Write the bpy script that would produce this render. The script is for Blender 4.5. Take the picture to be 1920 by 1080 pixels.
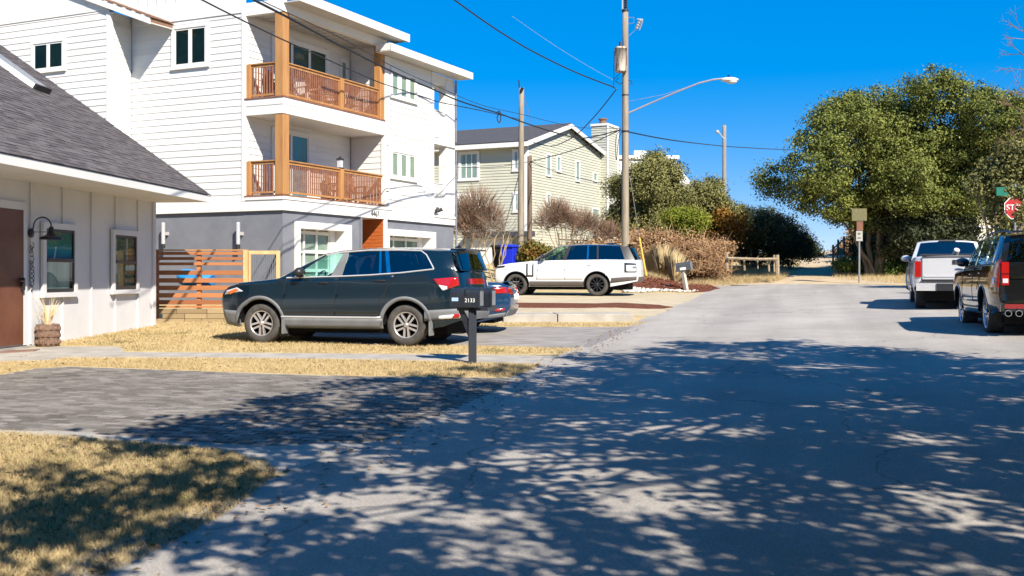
import bpy, bmesh, math, random
import numpy as np
from mathutils import Vector, Matrix
for _o in list(bpy.data.objects): bpy.data.objects.remove(_o)
SC = bpy.context.scene
C = SC.collection
PI = math.pi
random.seed(7); RNG = np.random.default_rng(11)
# ------------------------------------------------------------ camera
F, HZ, EYE = 2041.0, 520.0, 1.8            # focal length in photo pixels, horizon row, camera height
cam_d = bpy.data.cameras.new('camera'); cam = bpy.data.objects.new('camera', cam_d); C.objects.link(cam)
cam.location = (0, 0, EYE); cam.rotation_euler = (PI/2, 0, 0)
cam_d.sensor_width = 36; cam_d.lens = F/1920*36; cam_d.shift_y = -20/1920
cam_d.clip_start = .1; cam_d.clip_end = 3000
SC.camera = cam
cam_d.dof.use_dof = True; cam_d.dof.focus_distance = 27; cam_d.dof.aperture_fstop = 3.5
# ------------------------------------------------------------ sky and sun
SUN = Vector((.58, -1.08, 1.0)).normalized()
elev = math.asin(SUN.z); srot = math.atan2(SUN.x, SUN.y)
world = bpy.data.worlds.new('World'); SC.world = world; world.use_nodes = True
wn = world.node_tree
sky = wn.nodes.new('ShaderNodeTexSky'); sky.sky_type = 'NISHITA'; sky.sun_disc = False
sky.sun_elevation = elev; sky.sun_rotation = srot % (2*PI)
sky.air_density = .6; sky.dust_density = 0; sky.ozone_density = 4.0
# the photograph is graded: one gamma and saturation for the whole sky
gm = wn.nodes.new('ShaderNodeGamma'); gm.inputs['Gamma'].default_value = .35
h1 = wn.nodes.new('ShaderNodeHueSaturation'); h2 = wn.nodes.new('ShaderNodeHueSaturation')
for h_, s__ in ((h1, 1.72), (h2, 1.66)): h_.inputs['Saturation'].default_value = s__
h2.inputs['Hue'].default_value = .507
tint = wn.nodes.new('ShaderNodeVectorMath'); tint.operation = 'MULTIPLY'; tint.inputs[1].default_value = (2.55, 2.36, 2.6)
bg = wn.nodes['Background']; bg.inputs[1].default_value = .098
for a_, b_ in ((sky.outputs[0], gm.inputs['Color']), (gm.outputs[0], h1.inputs['Color']), (h1.outputs[0], h2.inputs['Color']), (h2.outputs[0], tint.inputs[0]), (tint.outputs[0], bg.inputs[0])): wn.links.new(a_, b_)
sd = bpy.data.lights.new('sun', 'SUN'); sd.energy = 5.0; sd.angle = math.radians(.53); sd.color = (1, .925, .81)
sun = bpy.data.objects.new('sun', sd); C.objects.link(sun); sun.location = (20, -40, 40)
sun.rotation_euler = (-SUN).to_track_quat('-Z', 'Y').to_euler()
vs = SC.view_settings; vs.view_transform = 'Standard'; vs.look = 'None'; vs.gamma = 1; vs.exposure = 1.0
vs.use_curve_mapping = False
# ------------------------------------------------------------ helpers
def P(px, py, d):
    return Vector(((px-960)/F*d, d, EYE-(py-HZ)/F*d))
def sm(t):
    t = min(1, max(0, t)); return t*t*(3-2*t)
def perp(x, y):                             # metres to the right of the street's left edge
    return (x+1.54)*.9659-(y-9.54)*.2588
def gz(x, y):
    p = perp(x, y)
    z = .026*y+.024*min(max(p, 0), 11)+.041*max(0, min(y, 88)-52)
    if y > 88: z -= min(7, (y-88)*.12)
    z += .05*max(0, min(y, 62)-45)*sm((-p-1)/3)*(1-sm((y-80)/15))
    z += .12*sm((y-28.3)/.5)*sm((-p-.2)/1.5)*(1-sm((y-46)/4))
    z += .6*math.exp(-((x-5.0)/2.2)**2-((y-48.2)/2.0)**2)
    return z
def G(px, py):                              # ground point seen at a photo pixel
    d = 20.
    for _ in range(60):
        x = (px-960)/F*d; s = (py-HZ)/F*d+gz(x, d)
        d = max(2, min(200, d*(1+.8*(EYE/s-1)))) if s > .05 else d*1.5
    return Vector(((px-960)/F*d, d, gz((px-960)/F*d, d)))
def plane_hit(px, py, o, n):
    r = Vector(((px-960)/F, 1, -(py-HZ)/F)); c = Vector((0, 0, EYE))
    t = (Vector(o)-c).dot(n)/r.dot(n); return c+r*t
def frame(o, ang):
    return Matrix.Translation(Vector(o)) @ Matrix.Rotation(ang, 4, 'Z')
def basis(o, ex, ey, ez=(0, 0, 1)):
    ex, ey, ez = Vector(ex), Vector(ey), Vector(ez)
    M = Matrix.Identity(4)
    for i in range(3):
        M[i][0], M[i][1], M[i][2], M[i][3] = ex[i], ey[i], ez[i], o[i]
    return M
def root_of(o):
    while o.parent: o = o.parent
    return o
def rootW(o):
    r = root_of(o); return Matrix.Translation(r.location) @ Matrix.Rotation(r.rotation_euler.z, 4, 'Z')
def tag(o, label=None, cat=None, group=None, kind=None):
    for k, v in (('label', label), ('category', cat), ('group', group), ('kind', kind)):
        if v: o[k] = v
    return o
def thing(name, label, cat, loc, rz=0, group=None):
    o = bpy.data.objects.new(name, None); C.objects.link(o); o.empty_display_size = .2
    o.location = loc; o.rotation_euler = (0, 0, rz)
    return tag(o, label, cat, group)
def link(name, me, parent=None, M=None):
    o = bpy.data.objects.new(name, me); C.objects.link(o)
    if parent: o.parent = parent
    if M is not None:
        o.matrix_local = (rootW(parent).inverted() @ M) if parent else M
    return o
class MB:
    """collects shapes given in a frame T and links them as one mesh object"""
    def __init__(s, T=None): s.T = T or Matrix.Identity(4); s.v = []; s.f = []; s.m = []; s.mi = 0; s.sm = []; s.smooth = False
    def add(s, vs, fs, T=None):
        M = s.T @ T if T is not None else s.T
        n = len(s.v); s.v += [M @ Vector(v) for v in vs]
        for f in fs: s.f.append([i+n for i in f]); s.m.append(s.mi); s.sm.append(s.smooth)
        return s
    def box(s, c, d, T=None, taper=1.0):
        x, y, z = c; a, b, h = d[0]/2, d[1]/2, d[2]/2; t = taper
        vs = [(x-a, y-b, z-h), (x+a, y-b, z-h), (x+a, y+b, z-h), (x-a, y+b, z-h), (x-a*t, y-b*t, z+h), (x+a*t, y-b*t, z+h), (x+a*t, y+b*t, z+h), (x-a*t, y+b*t, z+h)]
        return s.add(vs, [(0, 3, 2, 1), (4, 5, 6, 7), (0, 1, 5, 4), (1, 2, 6, 5), (2, 3, 7, 6), (3, 0, 4, 7)], T)
    def box2(s, a, b, T=None):
        return s.box([(a[i]+b[i])/2 for i in range(3)], [abs(b[i]-a[i]) for i in range(3)], T)
    def tube(s, pts, r, n=6, cap=True, T=None):
        pts = [Vector(p) for p in pts]; k = len(pts)
        rs = r if isinstance(r, (list, tuple)) else [r]*k
        vs, fs = [], []; up = None
        for i, p in enumerate(pts):
            t = (pts[min(i+1, k-1)]-pts[max(i-1, 0)])
            t = t.normalized() if t.length > 1e-9 else Vector((0, 0, 1))
            if up is None: up = Vector((0, 0, 1)) if abs(t.z) < .9 else Vector((1, 0, 0))
            a = t.cross(up)
            if a.length < 1e-6: a = t.cross(Vector((.3, .9, .1)))
            a.normalize(); b = a.cross(t)
            for j in range(n):
                q = 2*PI*j/n; vs.append(p+(a*math.cos(q)+b*math.sin(q))*rs[i])
        for i in range(k-1):
            for j in range(n):
                fs.append((i*n+j, i*n+(j+1) % n, (i+1)*n+(j+1) % n, (i+1)*n+j))
        if cap: fs += [tuple(range(n))[::-1], tuple((k-1)*n+j for j in range(n))]
        return s.add(vs, fs, T)
    def lathe(s, prof, n=24, T=None, cap=False):      # (r, z) about local z
        vs, fs = [], []; k = len(prof)
        for r, z in prof:
            for j in range(n): vs.append((r*math.cos(2*PI*j/n), r*math.sin(2*PI*j/n), z))
        for i in range(k-1):
            for j in range(n): fs.append((i*n+j, i*n+(j+1) % n, (i+1)*n+(j+1) % n, (i+1)*n+j))
        if cap: fs += [tuple(range(n))[::-1], tuple((k-1)*n+j for j in range(n))]
        return s.add(vs, fs, T)
    def grid(s, fn, nu, nv, T=None):
        vs = [fn(i/nu, j/nv) for i in range(nu+1) for j in range(nv+1)]
        fs = [(i*(nv+1)+j, (i+1)*(nv+1)+j, (i+1)*(nv+1)+j+1, i*(nv+1)+j+1) for i in range(nu) for j in range(nv)]
        return s.add(vs, fs, T)
    def prism(s, poly, axis, a, b, T=None):           # 2-D polygon extruded along an axis
        def mk(p, h):
            return (h, p[0], p[1]) if axis == 0 else ((p[0], h, p[1]) if axis == 1 else (p[0], p[1], h))
        n = len(poly); vs = [mk(p, a) for p in poly]+[mk(p, b) for p in poly]
        return s.add(vs, [tuple(range(n))[::-1], tuple(range(n, 2*n))]+[(i, (i+1) % n, n+(i+1) % n, n+i) for i in range(n)], T)
    def blob(s, c, r, n=12, m=8, T=None):
        r = r if isinstance(r, (tuple, list)) else (r, r, r)
        return s.grid(lambda u, v: (c[0]+r[0]*math.cos(2*PI*u)*math.sin(PI*v), c[1]+r[1]*math.sin(2*PI*u)*math.sin(PI*v), c[2]-r[2]*math.cos(PI*v)), n, m, T)
    def mesh(s, name, mats, inv=None, recalc=True):
        me = bpy.data.meshes.new(name)
        vs = [inv @ v for v in s.v] if inv is not None else s.v
        me.from_pydata([tuple(v) for v in vs], [], s.f)
        for mt in (mats if isinstance(mats, (list, tuple)) else [mats]): me.materials.append(mt)
        me.polygons.foreach_set('material_index', s.m); me.polygons.foreach_set('use_smooth', s.sm)
        if recalc:
            bm = bmesh.new(); bm.from_mesh(me)
            bmesh.ops.remove_doubles(bm, verts=bm.verts, dist=1e-5)
            bmesh.ops.recalc_face_normals(bm, faces=bm.faces); bm.to_mesh(me); bm.free()
        me.update(); return me
    def build(s, name, mats, parent=None, bevel=0):
        inv = rootW(parent).inverted() if parent else None
        o = link(name, s.mesh(name, mats, inv), parent)
        if bevel:
            b = o.modifiers.new('bevel', 'BEVEL'); b.width = bevel; b.segments = 2; b.limit_method = 'ANGLE'
        return o
def npmesh(name, V, Q, mat, parent=None):
    me = bpy.data.meshes.new(name); V = np.asarray(V, dtype=np.float32)
    if parent: V = V-np.array(root_of(parent).location, dtype=np.float32)
    k = Q.shape[1]
    me.vertices.add(len(V)); me.vertices.foreach_set('co', V.ravel())
    me.loops.add(Q.size); me.loops.foreach_set('vertex_index', Q.ravel().astype(np.int32))
    me.polygons.add(len(Q)); me.polygons.foreach_set('loop_start', np.arange(len(Q), dtype=np.int32)*k)
    me.polygons.foreach_set('loop_total', np.full(len(Q), k, dtype=np.int32))
    me.materials.append(mat); me.update(calc_edges=True)
    return link(name, me, parent)
def leaves(name, pts, size, mat, parent=None, out=None, aspect=.5, up=.3):
    """leaf-sized faces at pts; out = outward directions that the blades lean to"""
    pts = np.asarray(pts, dtype=np.float64); n = len(pts)
    nr = RNG.normal(size=(n, 3)); nr /= np.linalg.norm(nr, axis=1)[:, None]
    if out is not None: nr = nr+np.asarray(out)*.8
    nr[:, 2] += up; nr /= np.linalg.norm(nr, axis=1)[:, None]
    t = np.cross(nr, RNG.normal(size=(n, 3))); t /= np.linalg.norm(t, axis=1)[:, None]
    b = np.cross(nr, t); L = (size*(.6+.8*RNG.random(n)))[:, None]
    fold = nr*L*.12
    V = np.stack([pts-t*L*.5, pts+b*L*aspect*.5+fold, pts+t*L*.5, pts-b*L*aspect*.5+fold], 1).reshape(-1, 3)
    return npmesh(name, V, np.arange(4*n).reshape(-1, 4), mat, parent)
# ------------------------------------------------------------ materials
def mat(name, col, rough=.6, metal=0, col2=None, scale=4, stretch=(1, 1, 1), bump=0, bscale=40, spec=.4, coat=0, rand=None, amount=.12, contrast=(.35, .65), trans=0, col3=None, emit=None):
    m = bpy.data.materials.new(name); m.use_nodes = True; nt = m.node_tree; N, Lk = nt.nodes, nt.links
    b = N['Principled BSDF']; b.inputs['Roughness'].default_value = rough; b.inputs['Metallic'].default_value = metal
    b.inputs['Specular IOR Level'].default_value = spec; b.inputs['Coat Weight'].default_value = coat; b.inputs['Coat Roughness'].default_value = .03
    tc = N.new('ShaderNodeTexCoord'); mp = N.new('ShaderNodeMapping'); mp.inputs['Scale'].default_value = stretch
    gp = N.new('ShaderNodeNewGeometry'); Lk.new(gp.outputs['Position'], mp.inputs['Vector'])
    c = None
    c2 = col2 or tuple(x*(1-amount) for x in col)
    nz = N.new('ShaderNodeTexNoise'); nz.inputs['Scale'].default_value = scale; nz.inputs['Detail'].default_value = 6; nz.inputs['Roughness'].default_value = .6
    Lk.new(mp.outputs[0], nz.inputs['Vector'])
    rp = N.new('ShaderNodeValToRGB'); rp.color_ramp.elements[0].position = contrast[0]; rp.color_ramp.elements[1].position = contrast[1]
    rp.color_ramp.elements[0].color = (*c2, 1); rp.color_ramp.elements[1].color = (*col, 1)
    if col3:
        e = rp.color_ramp.elements.new((contrast[0]+contrast[1])/2); e.color = (*col3, 1)
    if rand == 'island':
        mx = N.new('ShaderNodeMath'); mx.operation = 'MULTIPLY_ADD'; mx.inputs[1].default_value = .3
        Lk.new(gp.outputs['Random Per Island'], mx.inputs[0])
        m2 = N.new('ShaderNodeMath'); m2.operation = 'MULTIPLY'; m2.inputs[1].default_value = .7; Lk.new(nz.outputs['Fac'], m2.inputs[0])
        Lk.new(m2.outputs[0], mx.inputs[2]); Lk.new(mx.outputs[0], rp.inputs['Fac'])
    elif rand == 'object':
        oi = N.new('ShaderNodeObjectInfo')
        mx = N.new('ShaderNodeMath'); mx.operation = 'MULTIPLY_ADD'; mx.inputs[1].default_value = .5; Lk.new(oi.outputs['Random'], mx.inputs[0])
        m2 = N.new('ShaderNodeMath'); m2.operation = 'MULTIPLY'; m2.inputs[1].default_value = .5; Lk.new(nz.outputs['Fac'], m2.inputs[0])
        Lk.new(m2.outputs[0], mx.inputs[2]); Lk.new(mx.outputs[0], rp.inputs['Fac'])
    else: Lk.new(nz.outputs['Fac'], rp.inputs['Fac'])
    Lk.new(rp.outputs['Color'], b.inputs['Base Color'])
    if bump:
        n2 = N.new('ShaderNodeTexNoise'); n2.inputs['Scale'].default_value = bscale; n2.inputs['Detail'].default_value = 4
        Lk.new(mp.outputs[0], n2.inputs['Vector'])
        bp = N.new('ShaderNodeBump'); bp.inputs['Strength'].default_value = bump; bp.inputs['Distance'].default_value = .02
        Lk.new(n2.outputs['Fac'], bp.inputs['Height']); Lk.new(bp.outputs[0], b.inputs['Normal'])
    if trans:
        tr = N.new('ShaderNodeBsdfTranslucent'); Lk.new(rp.outputs['Color'], tr.inputs['Color'])
        ms = N.new('ShaderNodeMixShader'); ms.inputs[0].default_value = trans
        Lk.new(b.outputs[0], ms.inputs[1]); Lk.new(tr.outputs[0], ms.inputs[2]); Lk.new(ms.outputs[0], N['Material Output'].inputs['Surface'])
    m['ramp'] = rp.name
    return m
def glass(name, tint, refl=.06, rough=.0, graze=.9):
    m = bpy.data.materials.new(name); m.use_nodes = True; nt = m.node_tree; N, Lk = nt.nodes, nt.links
    N.remove(N['Principled BSDF'])
    tr = N.new('ShaderNodeBsdfTransparent'); tr.inputs[0].default_value = (*tint, 1)
    gl = N.new('ShaderNodeBsdfGlossy'); gl.inputs['Roughness'].default_value = rough; gl.inputs[0].default_value = (.95, .97, 1, 1)
    lw = N.new('ShaderNodeLayerWeight'); pw = N.new('ShaderNodeMath'); pw.operation = 'POWER'; pw.inputs[1].default_value = 5; Lk.new(lw.outputs['Facing'], pw.inputs[0])
    ad = N.new('ShaderNodeMath'); ad.operation = 'MULTIPLY_ADD'; ad.inputs[1].default_value = graze; ad.inputs[2].default_value = .04+refl; Lk.new(pw.outputs[0], ad.inputs[0])
    ms = N.new('ShaderNodeMixShader'); Lk.new(ad.outputs[0], ms.inputs[0]); Lk.new(tr.outputs[0], ms.inputs[1]); Lk.new(gl.outputs[0], ms.inputs[2])
    Lk.new(ms.outputs[0], N['Material Output'].inputs['Surface']); return m
M = {}
M['dry_grass'] = mat('dry_grass', (0.5148, 0.4056, 0.2184), .9, col2=(0.3432, 0.2496, 0.1248), col3=(0.4524, 0.351, 0.1794), scale=3.0, bump=.6, bscale=60, spec=.1)
M['blade'] = mat('grass_blade', (0.5772, 0.4524, 0.2574), .8, col2=(0.3432, 0.2496, 0.1248), col3=(0.4836, 0.3744, 0.195), scale=1.2, rand='island', contrast=(.2, .8), spec=.15, trans=.2)
M['sand'] = mat('sand', (0.4836, 0.39, 0.2652), .95, col2=(0.39, 0.2964, 0.1872), scale=1.5, bump=.4, bscale=25, spec=.1)
M['concrete'] = mat('concrete', (0.39, 0.3588, 0.312), .85, col2=(0.2808, 0.2574, 0.2262), scale=2.5, bump=.15, bscale=80, spec=.2)
M['pad'] = mat('pale_concrete', (0.4524, 0.3822, 0.2652), .85, col2=(0.3744, 0.3042, 0.2028), scale=1.5, bump=.15, bscale=80, spec=.2)
M['tar'] = mat('driveway_asphalt', (0.312, 0.2847, 0.2535), .85, col2=(0.195, 0.1755, 0.1599), scale=1.6, stretch=(1, 2.2, 1), bump=.3, bscale=90, spec=.25)
M['mulch'] = mat('mulch', (0.1716, 0.0663, 0.039), .95, col2=(0.078, 0.0273, 0.01716), scale=9, bump=.8, bscale=50, spec=.1)
M['paver'] = mat('paver_stone', (.31, .28, .25), .8, col2=(.085, .075, .067), col3=(.175, .157, .138), scale=1.3, rand='object', contrast=(.15, .8), bump=.5, bscale=120, spec=.08)
M['paver2'] = mat('paver_stone_joined', (.31, .28, .25), .8, col2=(.085, .075, .067), col3=(.175, .157, .138), scale=1.3, rand='island', contrast=(.15, .8), bump=.5, bscale=120, spec=.08)
M['white'] = mat('white_paint', (0.693, 0.6795, 0.648), .55, col2=(0.639, 0.63, 0.5985), scale=1.5, spec=.35)
M['siding'] = mat('white_siding', (0.666, 0.6525, 0.621), .5, col2=(0.612, 0.5985, 0.567), scale=.8, stretch=(.6, .6, 3), rand='object', spec=.35)
M['bwhite'] = mat('bungalow_paint', (.60, .595, .595), .55, col2=(.55, .545, .545), scale=1.2, spec=.3)
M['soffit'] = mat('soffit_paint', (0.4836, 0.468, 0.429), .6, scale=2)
M['stucco'] = mat('grey_stucco', (0.1755, 0.1833, 0.2067), .85, col2=(0.1443, 0.1521, 0.1755), scale=1.6, bump=.25, bscale=90, spec=.2)
M['cedar'] = mat('cedar_post', (0.4368, 0.2262, 0.0819), .55, col2=(0.312, 0.1443, 0.0468), scale=7, stretch=(1, 1, .12), contrast=(.3, .7))
M['redwood'] = mat('stained_baluster', (0.2808, 0.1248, 0.0663), .5, col2=(0.2028, 0.078, 0.039), scale=6)
M['fencewood'] = mat('fence_board', (0.39, 0.156, 0.0585), .6, col2=(0.234, 0.0819, 0.0312), scale=3, stretch=(.25, 1, 6), rand='object', contrast=(.25, .75))
M['railwood'] = mat('weathered_rail', (0.3276, 0.2574, 0.1716), .8, col2=(0.2106, 0.156, 0.1014), scale=6, bump=.3)
M['orange'] = mat('orange_panel', (0.468, 0.1326, 0.0312), .5, col2=(0.351, 0.078, 0.01716), scale=3, stretch=(1, 1, 8), contrast=(.3, .7))
M['door'] = mat('brown_door', (.15, .058, .032), .45, col2=(.11, .04, .022), scale=2)
M['shingle'] = mat('grey_shingle', (.135, .122, .122), .9, col2=(.07, .061, .062), scale=5, rand='object', contrast=(.2, .8), bump=.5, bscale=150, spec=.15)
M['shingle2'] = mat('grey_shingle_joined', (.135, .122, .122), .9, col2=(.07, .061, .062), scale=5, rand='island', contrast=(.2, .8), bump=.5, bscale=150, spec=.15)
M['brownshingle'] = mat('brown_shingle', (.26, .15, .10), .9, col2=(.13, .07, .05), scale=12, rand='island', contrast=(.2, .8), spec=.1)
M['darkroof'] = mat('dark_roof', (.085, .085, .09), .9, col2=(.055, .055, .06), scale=6, stretch=(1, 1, 6), bump=.4, spec=.15)
M['black'] = mat('black_metal', (.018, .018, .02), .45, spec=.5)
M['blackbox'] = mat('mailbox_black', (.014, .016, .022), .35, col2=(.02, .024, .032), scale=8, spec=.5)
M['rubber'] = mat('tyre_rubber', (.05, .047, .043), .85, col2=(.08, .075, .068), scale=8, spec=.2)
M['dark'] = mat('dark_void', (.012, .012, .013), .9, spec=.1)
M['steel'] = mat('brushed_steel', (.66, .64, .63), .4, .5, scale=20)
M['chrome'] = mat('chrome_trim', (.75, .77, .8), .12, 1.0)
M['alloy'] = mat('silver_alloy', (.60, .57, .55), .3, .7, col2=(.5, .47, .45), scale=6)
M['blackalloy'] = mat('black_alloy', (.03, .03, .032), .25, .4, spec=.6)
M['polished'] = mat('polished_alloy', (.62, .64, .7), .2, .85)
M['navy'] = mat('navy_paint', (.0035, .015, .026), .2, .1, col2=(.003, .013, .022), spec=.5, coat=.7)
M['blue'] = mat('dark_blue_paint', (.008, .04, .10), .2, .2, spec=.6, coat=1)
M['carwhite'] = mat('white_car_paint', (0.688, 0.688, 0.688), .25, 0, amount=.02, spec=.5, coat=.8)
M['carblack'] = mat('black_car_paint', (.008, .0085, .009), .12, 0, spec=.6, coat=1)
M['silver'] = mat('silver_paint', (.64, .64, .65), .3, .35, amount=.04, spec=.5, coat=.7)
M['teal'] = mat('grey_green_paint', (.07, .11, .12), .25, .2, coat=.7)
M['cladding'] = mat('grey_cladding', (.17, .175, .18), .6, col2=(.13, .135, .14), spec=.35)
M['bronze'] = mat('bronze_cladding', (.10, .085, .075), .55, spec=.35)
M['redlamp'] = mat('red_lamp', (.36, .010, .009), .12, spec=.6, coat=1)
M['clearlamp'] = mat('clear_lamp', (.7, .7, .72), .12, .2, spec=.6, coat=1)
M['amber'] = mat('amber_lamp', (.75, .16, .03), .2, spec=.6, coat=.8)
M['glass_clear'] = glass('clear_car_glass', (.66, .92, .86), .03)
M['glass_tint'] = glass('tinted_car_glass', (.05, .065, .08), .10)
M['glass_win'] = glass('window_glass', (.80, .86, .83), -.01, graze=.25)
M['glass_dark'] = glass('dark_window_glass', (.55, .62, .58), -.025, graze=.4)
M['seat'] = mat('car_seat', (.03, .032, .035), .8)
M['wood_pole'] = mat('utility_pole_wood', (0.312, 0.2613, 0.195), .85, col2=(0.2028, 0.1677, 0.1209), scale=9, stretch=(1, 1, .1), bump=.4, bscale=30, spec=.15)
M['brown_pole'] = mat('brown_pole_wood', (.17, .12, .085), .85, col2=(.10, .07, .05), scale=9, stretch=(1, 1, .1), bump=.4, bscale=30, spec=.15)
M['galv'] = mat('galvanised_metal', (0.429, 0.4368, 0.4368), .4, .7, col2=(0.3432, 0.351, 0.351), scale=10)
M['rust'] = mat('rusty_white_tank', (0.5304, 0.4836, 0.4056), .7, col2=(0.2028, 0.0741, 0.0312), scale=5.5, stretch=(1, 1, .2), contrast=(.47, .56))
M['wire'] = mat('black_cable', (.015, .016, .018), .6)
M['palewire'] = mat('pale_cable', (.35, .37, .4), .5)
M['stopred'] = mat('sign_red', (.36, .012, .018), .45)
M['signgreen'] = mat('sign_green', (.0, .13, .085), .45)
M['signwhite'] = mat('sign_white', (.8, .8, .78), .5)
M['signbrown'] = mat('shaded_brown_sign', (.15, .125, .05), .7, col2=(.09, .09, .04), scale=9)  # tree shade put into the brown and orange board colours
M['signorange'] = mat('shaded_orange_sign', (.20, .085, .045), .7, col2=(.13, .05, .03), scale=12)
M['yellow'] = mat('yellow_guard', (.55, .38, .06), .5)
M['binblue'] = mat('blue_bin', (.012, .03, .52), .45)
M['kayak'] = mat('blue_plastic', (.02, .21, .48), .4)
M['terracotta'] = mat('woven_pot', (0.2028, 0.1287, 0.0897), .85, col2=(0.117, 0.0663, 0.0468), scale=16, bump=.6)
M['beige'] = mat('sage_siding', (.475, .47, .375), .6, col2=(.435, .43, .345), scale=1.0, spec=.3)
M['cream'] = mat('cream_wall', (0.5148, 0.468, 0.3276), .7, col2=(0.468, 0.4212, 0.2886), scale=2)
M['curtain'] = mat('pale_curtain', (.62, .63, .60), .9, col2=(.42, .45, .44), scale=6, stretch=(1, 1, .1))
M['greenblind'] = mat('pale_green_blind', (.50, .50, .45), .85, col2=(.42, .43, .38), scale=3)
M['blueblind'] = mat('blue_shade', (.20, .42, .58), .6, col2=(.17, .37, .52), scale=2)
M['olive_leaf'] = mat('live_oak_leaf', (.275, .285, .066), .62, col2=(.030, .048, .013), col3=(.13, .15, .034), scale=.9, rand='island', contrast=(.22, .78), trans=.08, spec=.12)
M['green_leaf'] = mat('shrub_leaf', (0.296, 0.268, 0.1), .62, col2=(0.056, 0.068, 0.028), col3=(0.168, 0.164, 0.056), scale=.6, rand='island', contrast=(.15, .85), trans=.08, spec=.12)
M['yellow_leaf'] = mat('yellow_green_leaf', (0.288, 0.304, 0.04), .62, col2=(0.096, 0.136, 0.016), scale=.8, rand='island', contrast=(.15, .85), trans=.25, spec=.12)
M['dark_leaf'] = mat('tree_shaded_leaf', (0.088, 0.1, 0.048), .62, col2=(0.024, 0.036, 0.0224), scale=.6, rand='island', contrast=(.15, .85), trans=.12, spec=.12)  # tree shade on hedge and undergrowth is put into this leaf colour
M['brown_leaf'] = mat('dead_vine_leaf', (.50, .35, .19), .8, col2=(.19, .11, .06), col3=(.36, .215, .115), scale=.9, rand='island', contrast=(.22, .78), trans=.15, spec=.15)
M['orange_leaf'] = mat('autumn_leaf', (0.368, 0.16, 0.028), .6, col2=(0.104, 0.08, 0.016), scale=.9, rand='island', contrast=(.15, .85), trans=.2, spec=.2)
M['red_leaf'] = mat('red_green_leaf', (0.288, 0.096, 0.032), .6, col2=(0.064, 0.096, 0.02), col3=(0.16, 0.136, 0.024), scale=1.2, rand='island', contrast=(.2, .8), trans=.2, spec=.2)
M['twig'] = mat('bare_twig', (.27, .18, .125), .9, col2=(.17, .105, .07), scale=2, rand='island', spec=.1)
M['bark'] = mat('grey_bark', (.21, .17, .125), .9, col2=(.12, .095, .07), scale=6, stretch=(1, 1, .3), bump=.6, bscale=20, spec=.1)
M['palebark'] = mat('pale_smooth_bark', (0.3666, 0.2886, 0.1716), .75, col2=(0.234, 0.1716, 0.1014), scale=5, stretch=(1, 1, .3), spec=.15)
M['straw'] = mat('ornamental_straw', (0.7176, 0.5928, 0.3588), .8, col2=(0.5148, 0.3744, 0.1872), scale=2, rand='island', contrast=(.2, .8), trans=.2, spec=.15)
M['vine'] = mat('ground_vine', (0.16, 0.208, 0.032), .5, col2=(0.04, 0.072, 0.0144), scale=.8, rand='island', contrast=(.15, .85), trans=.2, spec=.3)
M['pebble'] = mat('white_pebble', (0.5616, 0.5382, 0.4836), .8, col2=(0.39, 0.3588, 0.312), scale=8, rand='island', contrast=(.2, .8))
M['tie'] = mat('landscape_timber', (0.3432, 0.2574, 0.1404), .85, col2=(0.2106, 0.1482, 0.078), scale=3, stretch=(.3, 1, 5), rand='object', contrast=(.2, .8), bump=.4)
M['litter'] = mat('fallen_leaf', (.30, .19, .09), .8, col2=(.10, .06, .03), scale=2, rand='island', contrast=(.2, .8), spec=.15)
M['weed'] = mat('weed_blade', (.17, .17, .06), .8, col2=(.08, .09, .03), scale=2, rand='island', contrast=(.2, .8), spec=.1)
M['room_tree_reflection'] = mat('room_tree_reflection', (.06, .10, .09), .8, col2=(.025, .05, .045), scale=2)  # dark room backing; green of mirrored trees is painted into it
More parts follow.
